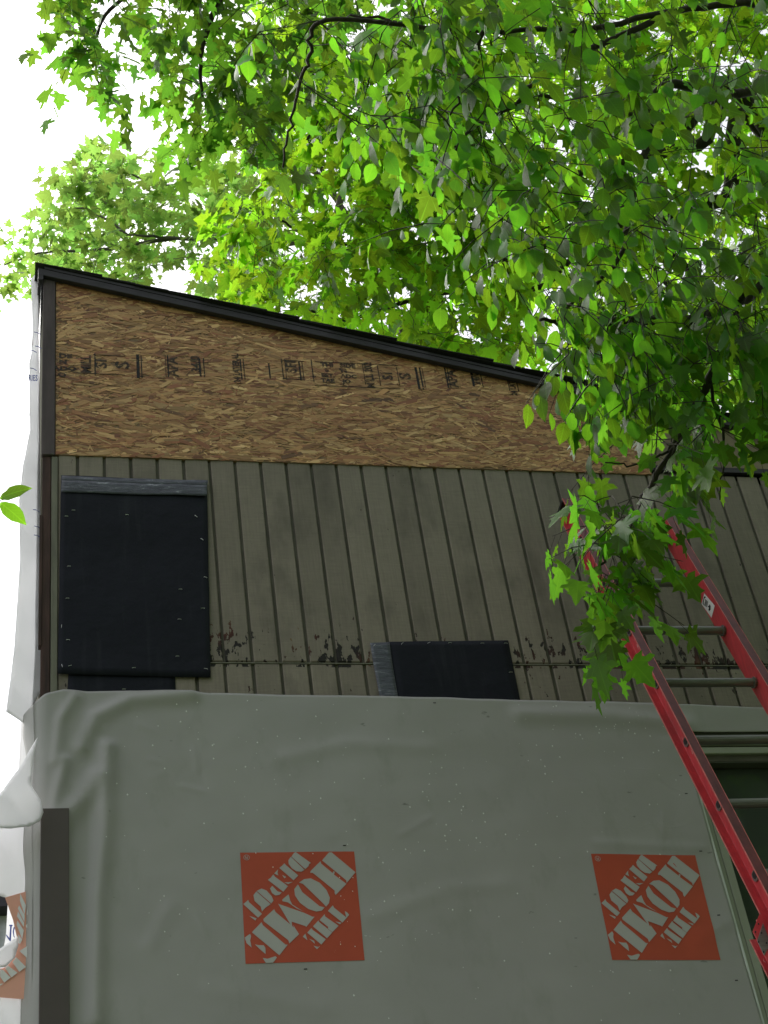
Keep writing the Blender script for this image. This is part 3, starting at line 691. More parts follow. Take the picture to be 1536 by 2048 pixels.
# loose flaps: traced outlines given their own distance, curl and thickness
def flap(name, outline, Yf, mat, parent, res=.010, curl=.03, seed=0, holes=None):
    pts = [W(x, y, Yf) for x, y in outline]; pl = [(p[0], p[2]) for p in pts]
    k = []
    for a, b_ in zip(pl, pl[1:]+pl[:1]):
        m_ = max(1, int(math.hypot(b_[0]-a[0], b_[1]-a[1])/res))
        for t in range(m_): k.append((a[0]+(b_[0]-a[0])*t/m_, a[1]+(b_[1]-a[1])*t/m_))
    xx_ = [p[0] for p in k]; zz_ = [p[1] for p in k]; n_b = len(k); pin = list(k)
    for gx in np.arange(min(xx_), max(xx_), res):
        for gz in np.arange(min(zz_), max(zz_), res):
            if min((gx-p_[0])**2+(gz-p_[1])**2 for p_ in k) > (.8*res)**2: pin.append((gx+random.uniform(-.1, .1)*res, gz+random.uniform(-.1, .1)*res))
    vo, eo, fo, *_r = delaunay_2d_cdt([Vector(p) for p in pin], [(i_, (i_+1) % n_b) for i_ in range(n_b)], [tuple(range(n_b))], 1, 1e-6)
    bm = bmesh.new(); vv = [bm.verts.new((p[0], 0, p[1])) for p in vo]
    for f_ in fo: bm.faces.new([vv[q_] for q_ in f_])
    bmesh.ops.delete(bm, geom=[v for v in bm.verts if not v.link_faces], context='VERTS')
    bmesh.ops.recalc_face_normals(bm, faces=bm.faces)
    x1 = max(xx_)
    for v in bm.verts:
        x, z = v.co.x, v.co.z; q = (x1-x)
        v.co.y = Yf-curl*.6*noise.noise((x*7, z*5, seed))-curl*min(1, q*6)*math.sin(z*7+seed)*.5-.007*abs(math.sin(z*17+x*26+seed))*min(1, q*10)
    me = bpy.data.meshes.new(name); bm.to_mesh(me); bm.free()
    for p in me.polygons: p.use_smooth = True
    o = link(name, me, mat, parent); md = o.modifiers.new('thick', 'SOLIDIFY'); md.thickness = .0012; return o
def flapthing(label, outline, Yf, curl, seed, name='loose_wrap_flap'):
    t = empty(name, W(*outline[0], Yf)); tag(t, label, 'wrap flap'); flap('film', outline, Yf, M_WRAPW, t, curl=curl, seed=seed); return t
flapthing('long loose white wrap strip hanging beside the upper corner of the house', [(62, 560), (76, 540), (80, 900), (84, 1380), (72, 1400), (48, 1450), (12, 1425), (28, 1300), (40, 1120), (38, 1000), (46, 930), (60, 860), (58, 730), (66, 690)], .06, .02, 1)
flapthing('white wrap flap folded out at the left with a rounded lower edge', [(75, 1475), (40, 1535), (0, 1588), (-60, 1660), (-60, 1690), (-10, 1660), (22, 1662), (60, 1652), (80, 1640), (87, 1622), (82, 1598), (62, 1570), (66, 1530)], -.09, .02, 4)
lowf = flapthing('loose white wrap at the lower left corner printed with part of an orange logo', [(-120, 1600), (66, 1600), (60, 1760), (56, 2100), (-120, 2140), (-120, 1960), (-40, 1950), (10, 1928), (30, 1905), (35, 1880), (26, 1840), (12, 1795), (-20, 1788), (-120, 1790)], .03, .004, 6)
flapthing('small rolled white wrap edge curling below the gap at the lower left', [(-80, 1950), (0, 1898), (35, 1872), (37, 1890), (30, 1915), (12, 1934), (-80, 1946)], -.0, .01, 8)
def ploy(points, Y, mat, name, parent):
    P = [W(x, y, Y) for x, y in points]
    me = mesh(name, [tuple(p) for p in P], [tuple(range(len(P)))]); bm = bmesh.new(); bm.from_mesh(me); bmesh.ops.triangulate(bm, faces=bm.faces); bm.to_mesh(me); bm.free()
    return link(name, me, mat, parent)
lp = ploy([(10, 1795), (62, 1780), (57, 1920), (55, 1997), (40, 1998), (-120, 1985), (-120, 1975), (-60, 1957), (12, 1934), (30, 1915), (36, 1885), (26, 1840)], .018, M_ORANGEW, 'printed_logo', lowf); lp['label'] = 'orange logo square partly folded away'
def c4(p): return (p[0]/5.89, 1700+p[1]/5.885)
for L in ([(238,510),(305,650),(290,760),(235,600)], [(225,650),(290,765),(288,850),(210,690)], [(212,720),(285,860),(280,905),(200,780)], [(205,830),(280,945),(262,1050),(195,880)],
          [(345,480),(368,500),(350,612),(332,600)], [(325,645),(350,640),(335,775),(315,760)], [(335,850),(340,915),(310,915),(302,890)], [(228,1190),(320,1130),(318,1270)],
          [(190,1260),(305,1375),(228,1435),(145,1320)], [(95,1360),(205,1445),(135,1500),(60,1390)], [(0,1400),(35,1410),(125,1500),(50,1560),(0,1490)], [(0,1575),(40,1570),(0,1600)], [(215,990),(262,1055),(235,1110),(215,1090)]):
    ploy([c4(p) for p in L], .013, M_LETTERW, 'logo_lettering', lp)
# wrap behind the gap with blue letters
bk = empty('blue_printed_wrap', W(15, 1880, .5)); tag(bk, 'strip of white wrap with dark blue lettering glimpsed through the gap at lower left', 'wrap strip')
ploy([(17, 1780), (60, 1780), (60, 1960), (-5, 1960), (12, 1870)], .5, M_WRAPW, 'film', bk)
ploy([c4(p) for p in [(108, 880), (148, 880), (148, 895), (138, 898), (128, 1072), (112, 1070), (72, 1010), (74, 992), (110, 1035), (120, 898), (108, 895)]], .49, M_BLUE, 'printed_lettering', bk)
ploy([c4(p) for p in [(175, 895), (182, 900), (165, 950), (168, 1010), (178, 1035), (160, 1020), (150, 960), (158, 915)]], .49, M_BLUE, 'printed_lettering', bk)
for (px, py, L) in [(74, 664, 12), (76, 692, 16), (66, 700, 18), (66, 736, 24), (72, 1019, 16), (74, 1052, 14), (74, 1070, 18)]:
    a, b_ = W(px-6, py, .03), W(px+7, py+5, .03)
    MB().tube([a, (a+b_)/2+np.array([0, 0, .004]), b_], .0016, 4).build('printed_line', M_BLUE, side)
p = W(66, 757, .03); me = text_mesh('RIES', .045, .001)
for v in me.vertices: v.co = (p[0]+v.co.x*.45, .028, p[2]+v.co.y)
me.materials.clear(); link('printed_lettering', me, M_BLUE, side)

# ------------------------------------------------------------------ ladder
A0 = np.array([2.0307, -.2918, 3.4954+Z0]); U = np.array([-.004166, -.322214, -.946658]); E_ = np.array([.999912, -.013236, 0.]); N_ = np.array([.01253, .946575, -.322241])
lad = empty('extension_ladder', (A0+U*17*.3048)); tag(lad, 'red fibreglass extension ladder with aluminium rungs leaning on the siding', 'ladder')
WD = .352; RS = .3048
def rail(k0, k1, side_, offn=0., offe=0., name='rail', front=-.046, rear=.036):
    # C channel opening outwards; side_ = -1 left, +1 right
    e = E_*side_; base = A0+(E_*WD if side_ > 0 else 0)+N_*offn+e*offe; fl = .031; t = .0042
    prof = [(fl, front), (0, front), (0, rear), (fl, rear), (fl, rear-t), (t, rear-t), (t, front+t), (fl, front+t)]
    p0 = base+U*k0*RS; m = MB(); m.prism([p0+e*a+N_*b_ for a, b_ in prof], U*(k1-k0)*RS)
    o = m.build(name, M_RED, lad, bevel=.0006)
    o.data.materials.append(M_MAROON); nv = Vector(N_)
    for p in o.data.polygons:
        if p.normal.dot(nv) < -.9 and np.dot(np.array(p.center)-p0, N_) < front+.002: p.material_index = 1  # front flange faces take the darker maroon
    for q in (front, rear-t):                        # worn pale edge of each flange
        p1 = p0+e*(fl+.0003)+N_*(q-.0003); mm = MB(); mm.prism([p1, p1+N_*(t+.0006), p1+N_*(t+.0006)+e*.0012, p1+e*.0012], U*(k1-k0)*RS); mm.build('rail_edge', M_REDEDGE, o)
    p1 = p0-e*.0004+N_*(front-.0004); mm = MB(); mm.prism([p1, p1+N_*.0016, p1+N_*.0016+e*.002, p1+e*.002], U*(k1-k0)*RS); mm.build('rail_edge', M_REDEDGE, o)
    return o
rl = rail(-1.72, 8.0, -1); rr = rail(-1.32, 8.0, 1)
def rung(k, offn=0., ext=0.):
    c0 = A0+U*k*RS+N_*offn-E_*ext; L = WD+2*ext
    prof = []
    for i in range(14):                                # D shaped section, flat side uppermost
        th = 2*math.pi*i/14; a = .0165*math.cos(th); b_ = .0165*math.sin(th)
        b_ = min(b_, .010); prof.append((a, b_))
    up = -U*.96-N_*.25; up /= np.linalg.norm(up); fw = np.cross(E_, up)
    m = MB(); m.prism([c0-E_*.006+fw*a+up*b_ for a, b_ in prof], E_*(L+.012)); r = m.build('rung', M_ALU, lad, smooth=False)
    for sgn, x0 in ((-1, 0.0), (1, L)):
        for d0, s in ((.0045, 1.32), (-.011, 1.32)):
            m = MB(); c = c0+E_*(x0+sgn*(d0)); rp = [c+fw*a*s+up*b_*s for a, b_ in prof]; m.prism(rp, E_*sgn*.0042); m.build('rung_collar', M_ALU, r)
        m = MB(); c = c0+E_*(x0+sgn*.0088); m.prism([c+fw*a*.86+up*b_*.86 for a, b_ in prof], E_*sgn*.0015); m.build('rung_bore', M_BLACKR, r)
for k in range(-1, 8): rung(k)
# label sticker on the inner face of the right rail, with its mark and arrow
def on_web(k, n, e=-.0012): return A0+E_*(WD+e)+U*k*RS+N_*n
def on_web_px(px, py, e=-.0012):
    v = CB.T @ np.array([(px-768)/FPX, (1024-py)/FPX, 1.0]); P0 = A0+E_*(WD+e); t = np.dot(P0-CAM, E_)/np.dot(v, E_); return CAM+v*t
def webpoly(pts, e, mat, name, parent):
    P = [on_web_px(1280+x/7.68, 1080+y/7.68, e) for x, y in pts]; me = mesh(name, P, [tuple(range(len(P)))]); bm = bmesh.new(); bm.from_mesh(me); bmesh.ops.triangulate(bm, faces=bm.faces); bm.to_mesh(me); bm.free(); return link(name, me, mat, parent)
st = webpoly([(988, 818), (1148, 1008), (1098, 1196), (945, 982)], -.0010, simple('white_sticker', (.75, .73, .72), .5, .05, 10, bmp=0), 'sticker', rr)
webpoly([(1062, 985), (1083, 1010), (1080, 1055), (1088, 1060), (1060, 1095), (1048, 1055), (1058, 1060), (1058, 1040), (1044, 1025), (1046, 1010), (1062, 1015)], -.0016, M_BLACKR, 'sticker_mark', st)
webpoly([(1000, 860), (982, 875), (962, 960), (965, 985), (988, 1010), (975, 970), (985, 900), (1005, 885), (1012, 895)], -.0016, M_BLACKR, 'sticker_mark', st)
for i in range(5):
    x = 1003+i*9; webpoly([(x, 905+i*9), (x+5, 910+i*9), (x-12, 1012+i*6), (x-16, 1004+i*6)], -.0016, M_BLACKR, 'sticker_mark', st)
# black end caps reaching the wall
for side_, kk in ((-1, -1.72), (1, -1.32)):
    p = A0+(E_*WD if side_ > 0 else 0)+U*kk*RS+E_*side_*.002
    MB().prism([p+N_*-.03, p+N_*.05, p+N_*.05-U*.03, p+N_*-.03-U*.012], E_*side_*.03).build('end_cap', M_BLACKR, lad, bevel=.002)
# base section behind, with its riveted guide bracket
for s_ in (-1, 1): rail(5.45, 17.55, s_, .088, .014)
for k in range(6, 18):
    if k != 18: rung(k+.5 if False else k, .088, .014)
PLP = A0+U*5.6*RS+N_*.028
def on_front_px(px, py, off=0.):
    v = CB.T @ np.array([(px-768)/FPX, (1024-py)/FPX, 1.0]); t = np.dot(PLP-N_*off-CAM, N_)/np.dot(v, N_); return CAM+v*t
def plate(px_pts, off, th, name, mat, parent, bevel=.0005):
    return MB().prism([on_front_px(x, y, off) for x, y in px_pts], -N_*th).build(name, mat, parent, bevel=bevel)
gb = plate([(1519, 1828), (1505, 1864), (1529, 1913), (1560, 1975), (1600, 1975), (1545, 1870)], 0, .004, 'guide_bracket', M_RED, lad)
gp = plate([(1526, 1846), (1514, 1882), (1528, 1912), (1541, 1888)], .0045, .0015, 'guide_plate', M_ALU, gb)
for (x, y) in ((1511, 1864), (1523, 1866), (1517, 1884), (1533, 1886), (1527, 1904), (1517, 1848)):
    plate([(x+1.6*math.cos(a), y+1.9*math.sin(a)) for a in np.linspace(0, 2*math.pi, 9)[:-1]], .0062, .001, 'rivet', M_BLACKR, gb, 0)

# ------------------------------------------------------------------ trees
def maple_tpl(v=0):
    half = [(0, 0), (.06, -.02), (.20, -.06), (.30, -.03), (.42, -.02), (.30, .10), (.36, .17), (.52, .20), (.58, .34), (.40, .36), (.30, .33), (.26, .42), (.34, .56), (.22, .60), (.15, .68), (.10, .84), (0, 1.0)]
    if v == 1: half = [(0, 0), (.10, -.10), (.30, -.08), (.24, .02), (.22, .10), (.40, .12), (.56, .28), (.40, .30), (.28, .32), (.17, .36), (.20, .52), (.27, .66), (.13, .68), (.07, .84), (0, .98)]
    out = half+[(-x*.97, y*1.01) for x, y in half[-2:0:-1]]
    V = [(0, .22, 0)]; 
    for x, y in out:
        r = math.hypot(x, y-.22); V.append((x, y, -.16*r*r-.05*abs(x)+.02*math.sin(9*x+5*y)))
    F = [(0, i, i+1) for i in range(1, len(out))]+[(0, len(out), 1)]
    return V, F
def ovate_tpl(v=0):
    st = [(0, .0), (.10, .12), (.20, .17), (.33, .235), (.50, .25), (.66, .215), (.80, .14), (.90, .065), (1.0, .0)]
    wf = .92 if v == 0 else 1.12
    V = []; F = []
    for (y, w) in st:
        z = -.16*(y-.3)**2-(.10 if v else .02)*y*y
        V += [(-w*wf, y, z+.30*w*w+.012*math.sin(24*y)), (0, y, z-.01), (w*wf, y, z+.34*w*w-.012*math.sin(21*y))]
    for i in range(len(st)-1):
        a = 3*i; F += [(a, a+1, a+4), (a, a+4, a+3), (a+1, a+2, a+5), (a+1, a+5, a+4)]
    return V, F
TPL = {'maple': [maple_tpl(0), maple_tpl(1)], 'ovate': [ovate_tpl(0), ovate_tpl(1)]}
def uv_set(me, uvs):
    u = me.uv_layers.new(name='UVMap'); u.data.foreach_set('uv', uvs.astype(np.float32).ravel())
def tri_mesh(name, V, F, uv_v, tint=None, mat=None):
    me = bpy.data.meshes.new(name); nv, nf = len(V), len(F)
    me.vertices.add(nv); me.vertices.foreach_set('co', V.astype(np.float32).ravel())
    me.loops.add(nf*3); me.loops.foreach_set('vertex_index', F.astype(np.int32).ravel())
    me.polygons.add(nf); me.polygons.foreach_set('loop_start', np.arange(0, nf*3, 3, dtype=np.int32)); me.polygons.foreach_set('loop_total', np.full(nf, 3, np.int32))
    me.polygons.foreach_set('use_smooth', np.ones(nf, bool)); me.update(calc_edges=True)
    uv_set(me, uv_v[F.ravel()])
    if tint is not None:
        a = me.attributes.new('tint', 'FLOAT', 'POINT'); a.data.foreach_set('value', tint.astype(np.float32))
    if mat: me.materials.append(mat)
    return me
LEAFCOL = {}
def frames(t, n):
    t = t/np.linalg.norm(t, axis=1, keepdims=True); x = np.cross(t, n); x /= np.linalg.norm(x, axis=1, keepdims=True)+1e-9; n = np.cross(x, t)
    return np.stack([x, t, n], 2)                          # columns: leaf x, leaf y (tip), normal
def inpoly(x, y, poly):
    c = np.zeros(len(x), bool); n = len(poly); j = n-1
    for i in range(n):
        xi, yi = poly[i]; xj, yj = poly[j]
        m = ((yi > y) != (yj > y)) & (x < (xj-xi)*(y-yi)/((yj-yi) or 1e-9)+xi); c ^= m; j = i
    return c
HOLES = []
def noise2(x, y, s, seed):
    return np.array([noise.noise((a*s, b_*s, seed)) for a, b_ in zip(x, y)])
def sample(poly, n, d0, d1, seed, clump=.0, scale=.006):
    xs = [p[0] for p in poly]; ys = [p[1] for p in poly]; out = []
    while len(out) < n:
        x = RNG.uniform(min(xs), max(xs), 800); y = RNG.uniform(min(ys), max(ys), 800); k = inpoly(x, y, poly)
        x, y = x[k], y[k]; nn = noise2(x, y, scale, seed); k = RNG.random(len(x)) < np.clip(.5+nn*2.2*clump+(1-clump)*.5, 0, 1); x, y = x[k], y[k]
        for (hx, hy, ra, rb) in HOLES:
            k = ((x-hx)/ra)**2+((y-hy)/rb)**2 > 1; x, y = x[k], y[k]
        d = RNG.uniform(d0, d1, len(x))
        out += [D(a, b_, c) for a, b_, c in zip(x, y, d)]
    return np.array(out[:n])
def catm(pts, k=5):
    P = [np.array(p, float) for p in pts]; P = [2*P[0]-P[1]]+P+[2*P[-1]-P[-2]]; out = []
    for i in range(1, len(P)-2):
        for t in np.arange(k)/k:
            a, b_, c, d = P[i-1:i+3]; out.append(.5*((2*b_)+(-a+c)*t+(2*a-5*b_+4*c-d)*t*t+(-a+3*b_-3*c+d)*t**3))
    out.append(P[-2]); return out
def tree(name, label, cat, trunk, limbs, sprays, kind, size, mats, bark, hang=.35, leaves_per=(5, 9), twig=.30, group=None, tilt=.45, base=None, limit=300, droop=.02):
    """trunk: (points, radii); limbs: list of (points, r0, r1); sprays: (n,3) twig tips"""
    t = empty(name, base if base is not None else trunk[0][0]); tag(t, label, cat, group)
    mj, ms = mats
    if trunk is not None:
        pts = catm(trunk[0]); rr = np.interp(np.linspace(0, 1, len(pts)), np.linspace(0, 1, len(trunk[1])), trunk[1])
        MB().tube(pts, rr, 14).build('trunk', bark, t, smooth=True)
    nodes = []; 
    for (lp_, r0, r1) in limbs:
        pts = catm(lp_, 7); pts = [p+np.array([random.gauss(0, .004) for _ in range(3)]) if 0 < i < len(pts)-1 else p for i, p in enumerate(pts)]
        rr = list(np.linspace(r0, r1, len(pts)))
        MB().tube(pts, rr, 8).build('limb', bark, t, smooth=True)
        nodes += pts
    nodes = np.array(nodes)
    # sprays join the nearest wood, nearest ones first, so the twigs branch from each other
    dmin = np.array([np.min(np.linalg.norm(nodes-s, axis=1)) for s in sprays]); order = np.argsort(dmin)
    allp = np.zeros((len(nodes)+len(sprays)*3, 3)); allp[:len(nodes)] = nodes; cnt = len(nodes)
    tb = MB(); dirs = []
    for idx in order:
        s = sprays[idx]; dd = np.linalg.norm(allp[:cnt]-s, axis=1); j = int(np.argmin(dd)); p = allp[j]; L = dd[j]
        m_ = (p+s)/2+np.array([random.gauss(0, .06*L), random.gauss(0, .06*L), .10*L])
        q = .25*p+.5*m_+.25*s if L > .05 else (p+s)/2
        r = min(.009, .0015+.0026*L)*(.75 if kind == 'ovate' else 1)
        tb.tube([p, q, s], [r, r*.7, .0015], 4)
        allp[cnt] = m_*.5+s*.25+p*.25; allp[cnt+1] = s; cnt += 2
        d = s-m_; d = d/(np.linalg.norm(d)+1e-9); dirs.append((idx, d))
    # leaves along each spray
    pos = []; tt = []; nn = []; sz = []
    for idx, d in dirs:
        s = sprays[idx]; k = random.randint(*leaves_per)
        d = d*.5+np.array([random.gauss(0, .5), random.gauss(0, .5), -hang*.6+random.gauss(0, .2)]); d /= np.linalg.norm(d)
        side = np.cross(d, [0, 0, 1.]); side /= np.linalg.norm(side)+1e-9; Lt = twig*random.uniform(.6, 1.2)
        e = s+d*Lt+np.array([0, 0, -.03]); tb.tube([s, (s+e)/2+np.array([0, 0, .012]), e], [.0024, .0018, .0010], 3)
        for i in range(k):
            f = (i+.6)/k; sg = 1 if i % 2 else -1; p = s+(e-s)*f; last = i == k-1
            o_ = side*sg*random.uniform(.5, 1.1)*(0 if last else 1)+d*.7+np.array([0, 0, -hang])+np.array([random.gauss(0, .28) for _ in range(3)])
            o_ /= np.linalg.norm(o_)
            pet = (.045 if kind == 'maple' else .010)*random.uniform(.6, 1.4); q = p+o_*pet+np.array([0, 0, -droop])
            if kind == 'maple': tb.tube([p, q], [.0009, .0008], 3)
            tv = o_+np.array([0, 0, -hang*.7]); 
            n_ = np.array([random.gauss(0, tilt), random.gauss(0, tilt), 1.0]) if hang < .8 else np.array([random.gauss(0, 1), random.gauss(0, 1), .7])
            pos.append(q); tt.append(tv); nn.append(n_); sz.append(size*random.choice((.55, .8, .95, 1.05, 1.15))*random.uniform(.88, 1.12))
    tw = tb.build('twig', bark, t); tw['kind'] = 'stuff'
    pos = np.array(pos); fr = frames(np.array(tt), np.array(nn)); sz = np.array(sz); var = RNG.integers(0, 2, len(pos)); tint = RNG.random(len(pos))
    q = PX(pos); vis = (q[:, 0] > -20) & (q[:, 0] < 1556) & (q[:, 1] > -20) & (q[:, 1] < 1500) & (q[:, 2] > 0)
    score = np.where(vis, sz/np.maximum(q[:, 2], .1), 0); big = np.argsort(-score)[:limit]; big = big[score[big] > 0]
    single = np.zeros(len(pos), bool); single[big] = True
    key = (kind, ms.name)
    if key not in LEAFCOL:
        LEAFCOL[key] = []
        for V, F in TPL[kind]:
            V = np.array(V); LEAFCOL[key].append(tri_mesh('leaf', V, np.array(F), V[:, :2], None, ms))
    inv = Vector(t.location)
    for i in big:
        o = bpy.data.objects.new('leaf', LEAFCOL[key][var[i]]); COL.objects.link(o); o.parent = t
        R_ = fr[i]*sz[i]; M = Matrix([[*R_[0], pos[i][0]-inv.x], [*R_[1], pos[i][1]-inv.y], [*R_[2], pos[i][2]-inv.z], [0, 0, 0, 1]]); o.matrix_basis = M
    VV = []; FF = []; UV = []; TT = []; off = 0
    for v_ in (0, 1):
        V, F = TPL[kind][v_]; V = np.array(V); F = np.array(F); k = np.where((var == v_) & ~single)[0]
        X = np.einsum('nij,vj->nvi', fr[k]*sz[k][:, None, None], V)+pos[k][:, None, :]
        VV.append(X.reshape(-1, 3)); FF.append((F[None]+(np.arange(len(k))*len(V))[:, None, None]).reshape(-1, 3)+off); off += X.shape[0]*len(V)
        UV.append(np.tile(V[:, :2], (len(k), 1))); TT.append(np.repeat(tint[k], len(V)))
    o = link('foliage', tri_mesh('foliage', np.concatenate(VV), np.concatenate(FF), np.concatenate(UV), np.concatenate(TT), mj), None, t); o['kind'] = 'stuff'
    return t
def mats(name, front, trans, kind, gloss=.4, tw=.5): return leaf_mat(name+'_mass', front, trans, kind, True, gloss, tw), leaf_mat(name, front, trans, kind, False, gloss, tw)
MT_A = mats('yellow_green_maple_leaf', (.055, .125, .012), (.33, .62, .022), 'maple', .42, .62)
MT_B = mats('pale_green_maple_leaf', (.085, .15, .035), (.33, .56, .09), 'maple', .45, .58)
MT_C = mats('deep_green_maple_leaf', (.04, .09, .016), (.20, .43, .03), 'maple', .45, .55)
MT_D = mats('glossy_ovate_leaf', (.040, .092, .014), (.23, .53, .02), 'ovate', .5, .6)
MT_E = mats('near_maple_leaf', (.045, .105, .012), (.21, .48, .025), 'maple', .45, .58)

# A: tall maple behind the house, crown over the roof
HOLES[:] = [(1385, 355, 75, 24), (1130, 415, 22, 14), (960, 585, 46, 34), (960, 480, 22, 14), (1300, 490, 40, 16), (1060, 650, 14, 10), (700, 80, 8, 8)]
PA = [(470, 620), (455, 480), (500, 330), (520, 150), (500, -200), (2300, -500), (2300, 900), (1150, 760), (760, 660)]
TA = [(9.5, 6.5, 0), (9.3, 6.4, 4), (9.0, 6.2, 8), (8.6, 6.0, 12), (8.2, 6.0, 16)]
LA = [([TA[2], D(1560, 285, 12.5), D(1350, 262, 12), D(1200, 215, 11.6), D(1080, 190, 11.2)], .09, .012),
      ([TA[2], D(1560, 300, 11.6), D(1400, 290, 11.4), D(1290, 315, 11.2), D(1100, 360, 11)], .07, .02),
      ([TA[1], D(1600, 380, 12), D(1450, 400, 11.7), D(1330, 440, 11.5), D(1240, 450, 11.2), D(1000, 520, 11)], .08, .015),
      ([TA[3], D(1560, 20, 13), D(1200, -60, 12.5), D(900, 60, 12), D(700, 160, 11.6), D(600, 300, 11.4)], .05, .008),
      ([TA[1], D(1400, 640, 12.5), D(1060, 580, 12), D(860, 590, 11.8), D(690, 640, 11.5), D(600, 610, 11.3)], .03, .008),
      ([TA[2], D(1400, 560, 13), D(1050, 470, 12.8), D(860, 500, 12.5), D(640, 480, 12.3), D(560, 440, 12)], .035, .008)]
tree('tall_maple_tree', 'tall bright yellow green maple tree rising behind the roof and filling the upper right', 'tree', (TA, [.28, .24, .2, .16, .08]), LA,
     np.concatenate([sample(PA, 1500, 10, 12.5, 3, .45), sample([(900, -200), (2300, -400), (2300, 900), (1150, 700), (900, 620)], 750, 12.5, 15, 13, .3), sample([(470, 620), (455, 480), (500, 330), (560, 60), (1000, 60), (1040, 700), (760, 660)], 420, 10.5, 13, 5, .3)]), 'maple', .125, MT_A, M_BARK, hang=.45, tilt=.5, limit=290)
# B: paler maple at the left, farther away
HOLES[:] = [(335, 490, 40, 18), (262, 555, 30, 10)]
PB = [(-80, 560), (20, 520), (50, 455), (95, 400), (150, 360), (195, 300), (250, 288), (300, 305), (360, 330), (430, 300), (500, 340), (560, 420), (570, 640), (420, 610), (260, 570), (80, 545), (20, 560)]
TB = [(8.2, 12.5, 0), (8.0, 12.4, 4.5), (7.4, 12.2, 9), (6.8, 12, 12.5)]
LB = [([TB[2], D(800, 470, 16.4), D(640, 485, 16), D(470, 482, 15.6), D(350, 476, 15.2), D(255, 470, 15)], .05, .008),
      ([TB[2], D(700, 440, 16.2), D(480, 495, 15.8), D(440, 520, 15.4), D(380, 545, 15)], .035, .008),
      ([TB[3], D(640, 330, 16.8), D(470, 360, 16.2), D(330, 370, 15.8), D(240, 340, 15.4)], .03, .007),
      ([D(350, 476, 15.2), D(200, 500, 15), D(90, 505, 14.8), D(10, 530, 14.6)], .02, .006), ([D(255, 470, 15), D(180, 420, 15), D(110, 420, 15)], .015, .006)]
tree('background_maple_tree', 'paler maple tree spreading against the white sky above the left end of the roof', 'tree', (TB, [.26, .22, .17, .1]), LB,
     np.concatenate([sample(PB, 290, 14, 16.8, 21, .7, .012)]), 'maple', .125, MT_B, M_BARKL, hang=.1, tilt=.75, twig=.34, leaves_per=(5, 9), limit=200)
# C: dark boughs hanging in at the upper left
HOLES[:] = [(395, 45, 24, 26), (430, 95, 20, 20)]
PC1 = [(105, -80), (220, -80), (240, 20), (215, 80), (230, 140), (215, 180), (165, 140), (125, 90), (107, 30)]
PC2 = [(200, -80), (560, -80), (560, 90), (460, 90), (380, 50), (290, 40), (230, -10)]
PC3 = [(360, 110), (400, 70), (500, 80), (540, 210), (520, 290), (430, 285), (385, 260), (355, 190)]
TC = [(3.6, -9.5, 0), (3.4, -9.2, 4), (2.6, -8, 8), (1.8, -6, 11)]
LC = [([TC[3], (1.6, -3.5, 11.5), (1.2, -.5, 10.8), D(620, -220, 9), D(480, -60, 9.1), D(430, 20, 9.2), D(400, 130, 9.2), D(420, 240, 9.3)], .05, .006),
      ([D(480, -60, 9.1), D(350, -30, 9.3), D(240, 0, 9.4), D(190, 80, 9.4), D(200, 180, 9.4)], .02, .005)]
tree('overhanging_maple_tree', 'dark green maple boughs hanging into the white sky at the upper left corner', 'tree', (TC, [.24, .2, .16, .1]), LC,
     np.concatenate([sample(PC1, 30, 8.7, 9.8, 31, .2, .02), sample(PC2, 46, 8.7, 10, 32, .5, .02), sample(PC3, 50, 8.7, 10, 33, .3, .02), sample([(480, -300), (900, -300), (900, 100), (560, 100)], 60, 8.7, 10, 36, .2, .02)]), 'maple', .115, MT_C, M_BARK, hang=.45, tilt=.4, limit=290, leaves_per=(5, 8))
# D: ovate leaved tree between camera and wall
HOLES[:] = [(1385, 355, 70, 24), (960, 580, 46, 36), (1300, 490, 36, 16), (1130, 415, 22, 14), (1450, 470, 40, 20)]
PD1 = [(480, -100), (560, -200), (2100, -300), (2100, 700), (1330, 700), (1230, 690), (1140, 600), (1060, 540), (980, 470), (870, 400), (700, 280), (590, 180), (480, 100)]
PD2 = [(760, 120), (1500, 120), (1500, 560), (1150, 640), (960, 520), (800, 440)]
PD3 = [(1100, 590), (1300, 600), (1320, 700), (1250, 790), (1190, 800), (1150, 740), (1105, 650)]
TD = [(4.9, -2.2, 0), (4.8, -2.2, 2.5), (4.5, -2.1, 5), (4.2, -1.9, 7.2)]
LD = [([TD[2], D(1700, 80, 5.9), D(1536, 8, 5.5), D(1355, 22, 5.4), D(1150, 60, 5.3), D(900, 60, 5.2), D(700, 30, 5.1)], .018, .004),
      ([D(1700, 80, 5.9), D(1500, 180, 5.6), D(1330, 170, 5.4), D(1300, 260, 5.4), D(1265, 400, 5.3), D(1235, 520, 5.2), D(1130, 620, 5.2)], .02, .005),
      ([TD[2], D(1700, 400, 5.6), D(1536, 560, 5.4), D(1400, 640, 5.2), D(1250, 640, 5.1), D(1150, 650, 5.0), D(1080, 640, 4.9)], .03, .005),
      ([D(900, 60, 5.2), D(650, 40, 5.0), D(622, 100, 5.0), D(600, 170, 5.0), D(580, 250, 5.0), D(566, 335, 5.0)], .008, .003),
      ([D(1355, 22, 5.4), D(1110, 130, 5.3), D(1030, 210, 5.3), D(930, 270, 5.2), D(850, 420, 5.2)], .012, .003)]
tree('ovate_leaved_tree', 'slender tree with smooth pointed oval leaves hanging in front of the roof slope', 'tree', (TD, [.11, .09, .07, .045]), LD,
     np.concatenate([sample(PD1, 330, 4.4, 5.9, 41, .8), sample(PD2, 120, 4.6, 5.9, 42, .5), sample(PD3, 60, 4.6, 5.3, 43, .2)]), 'ovate', .080, MT_D, M_BARK, hang=1.1, twig=.26, leaves_per=(5, 8), limit=300, droop=.004)
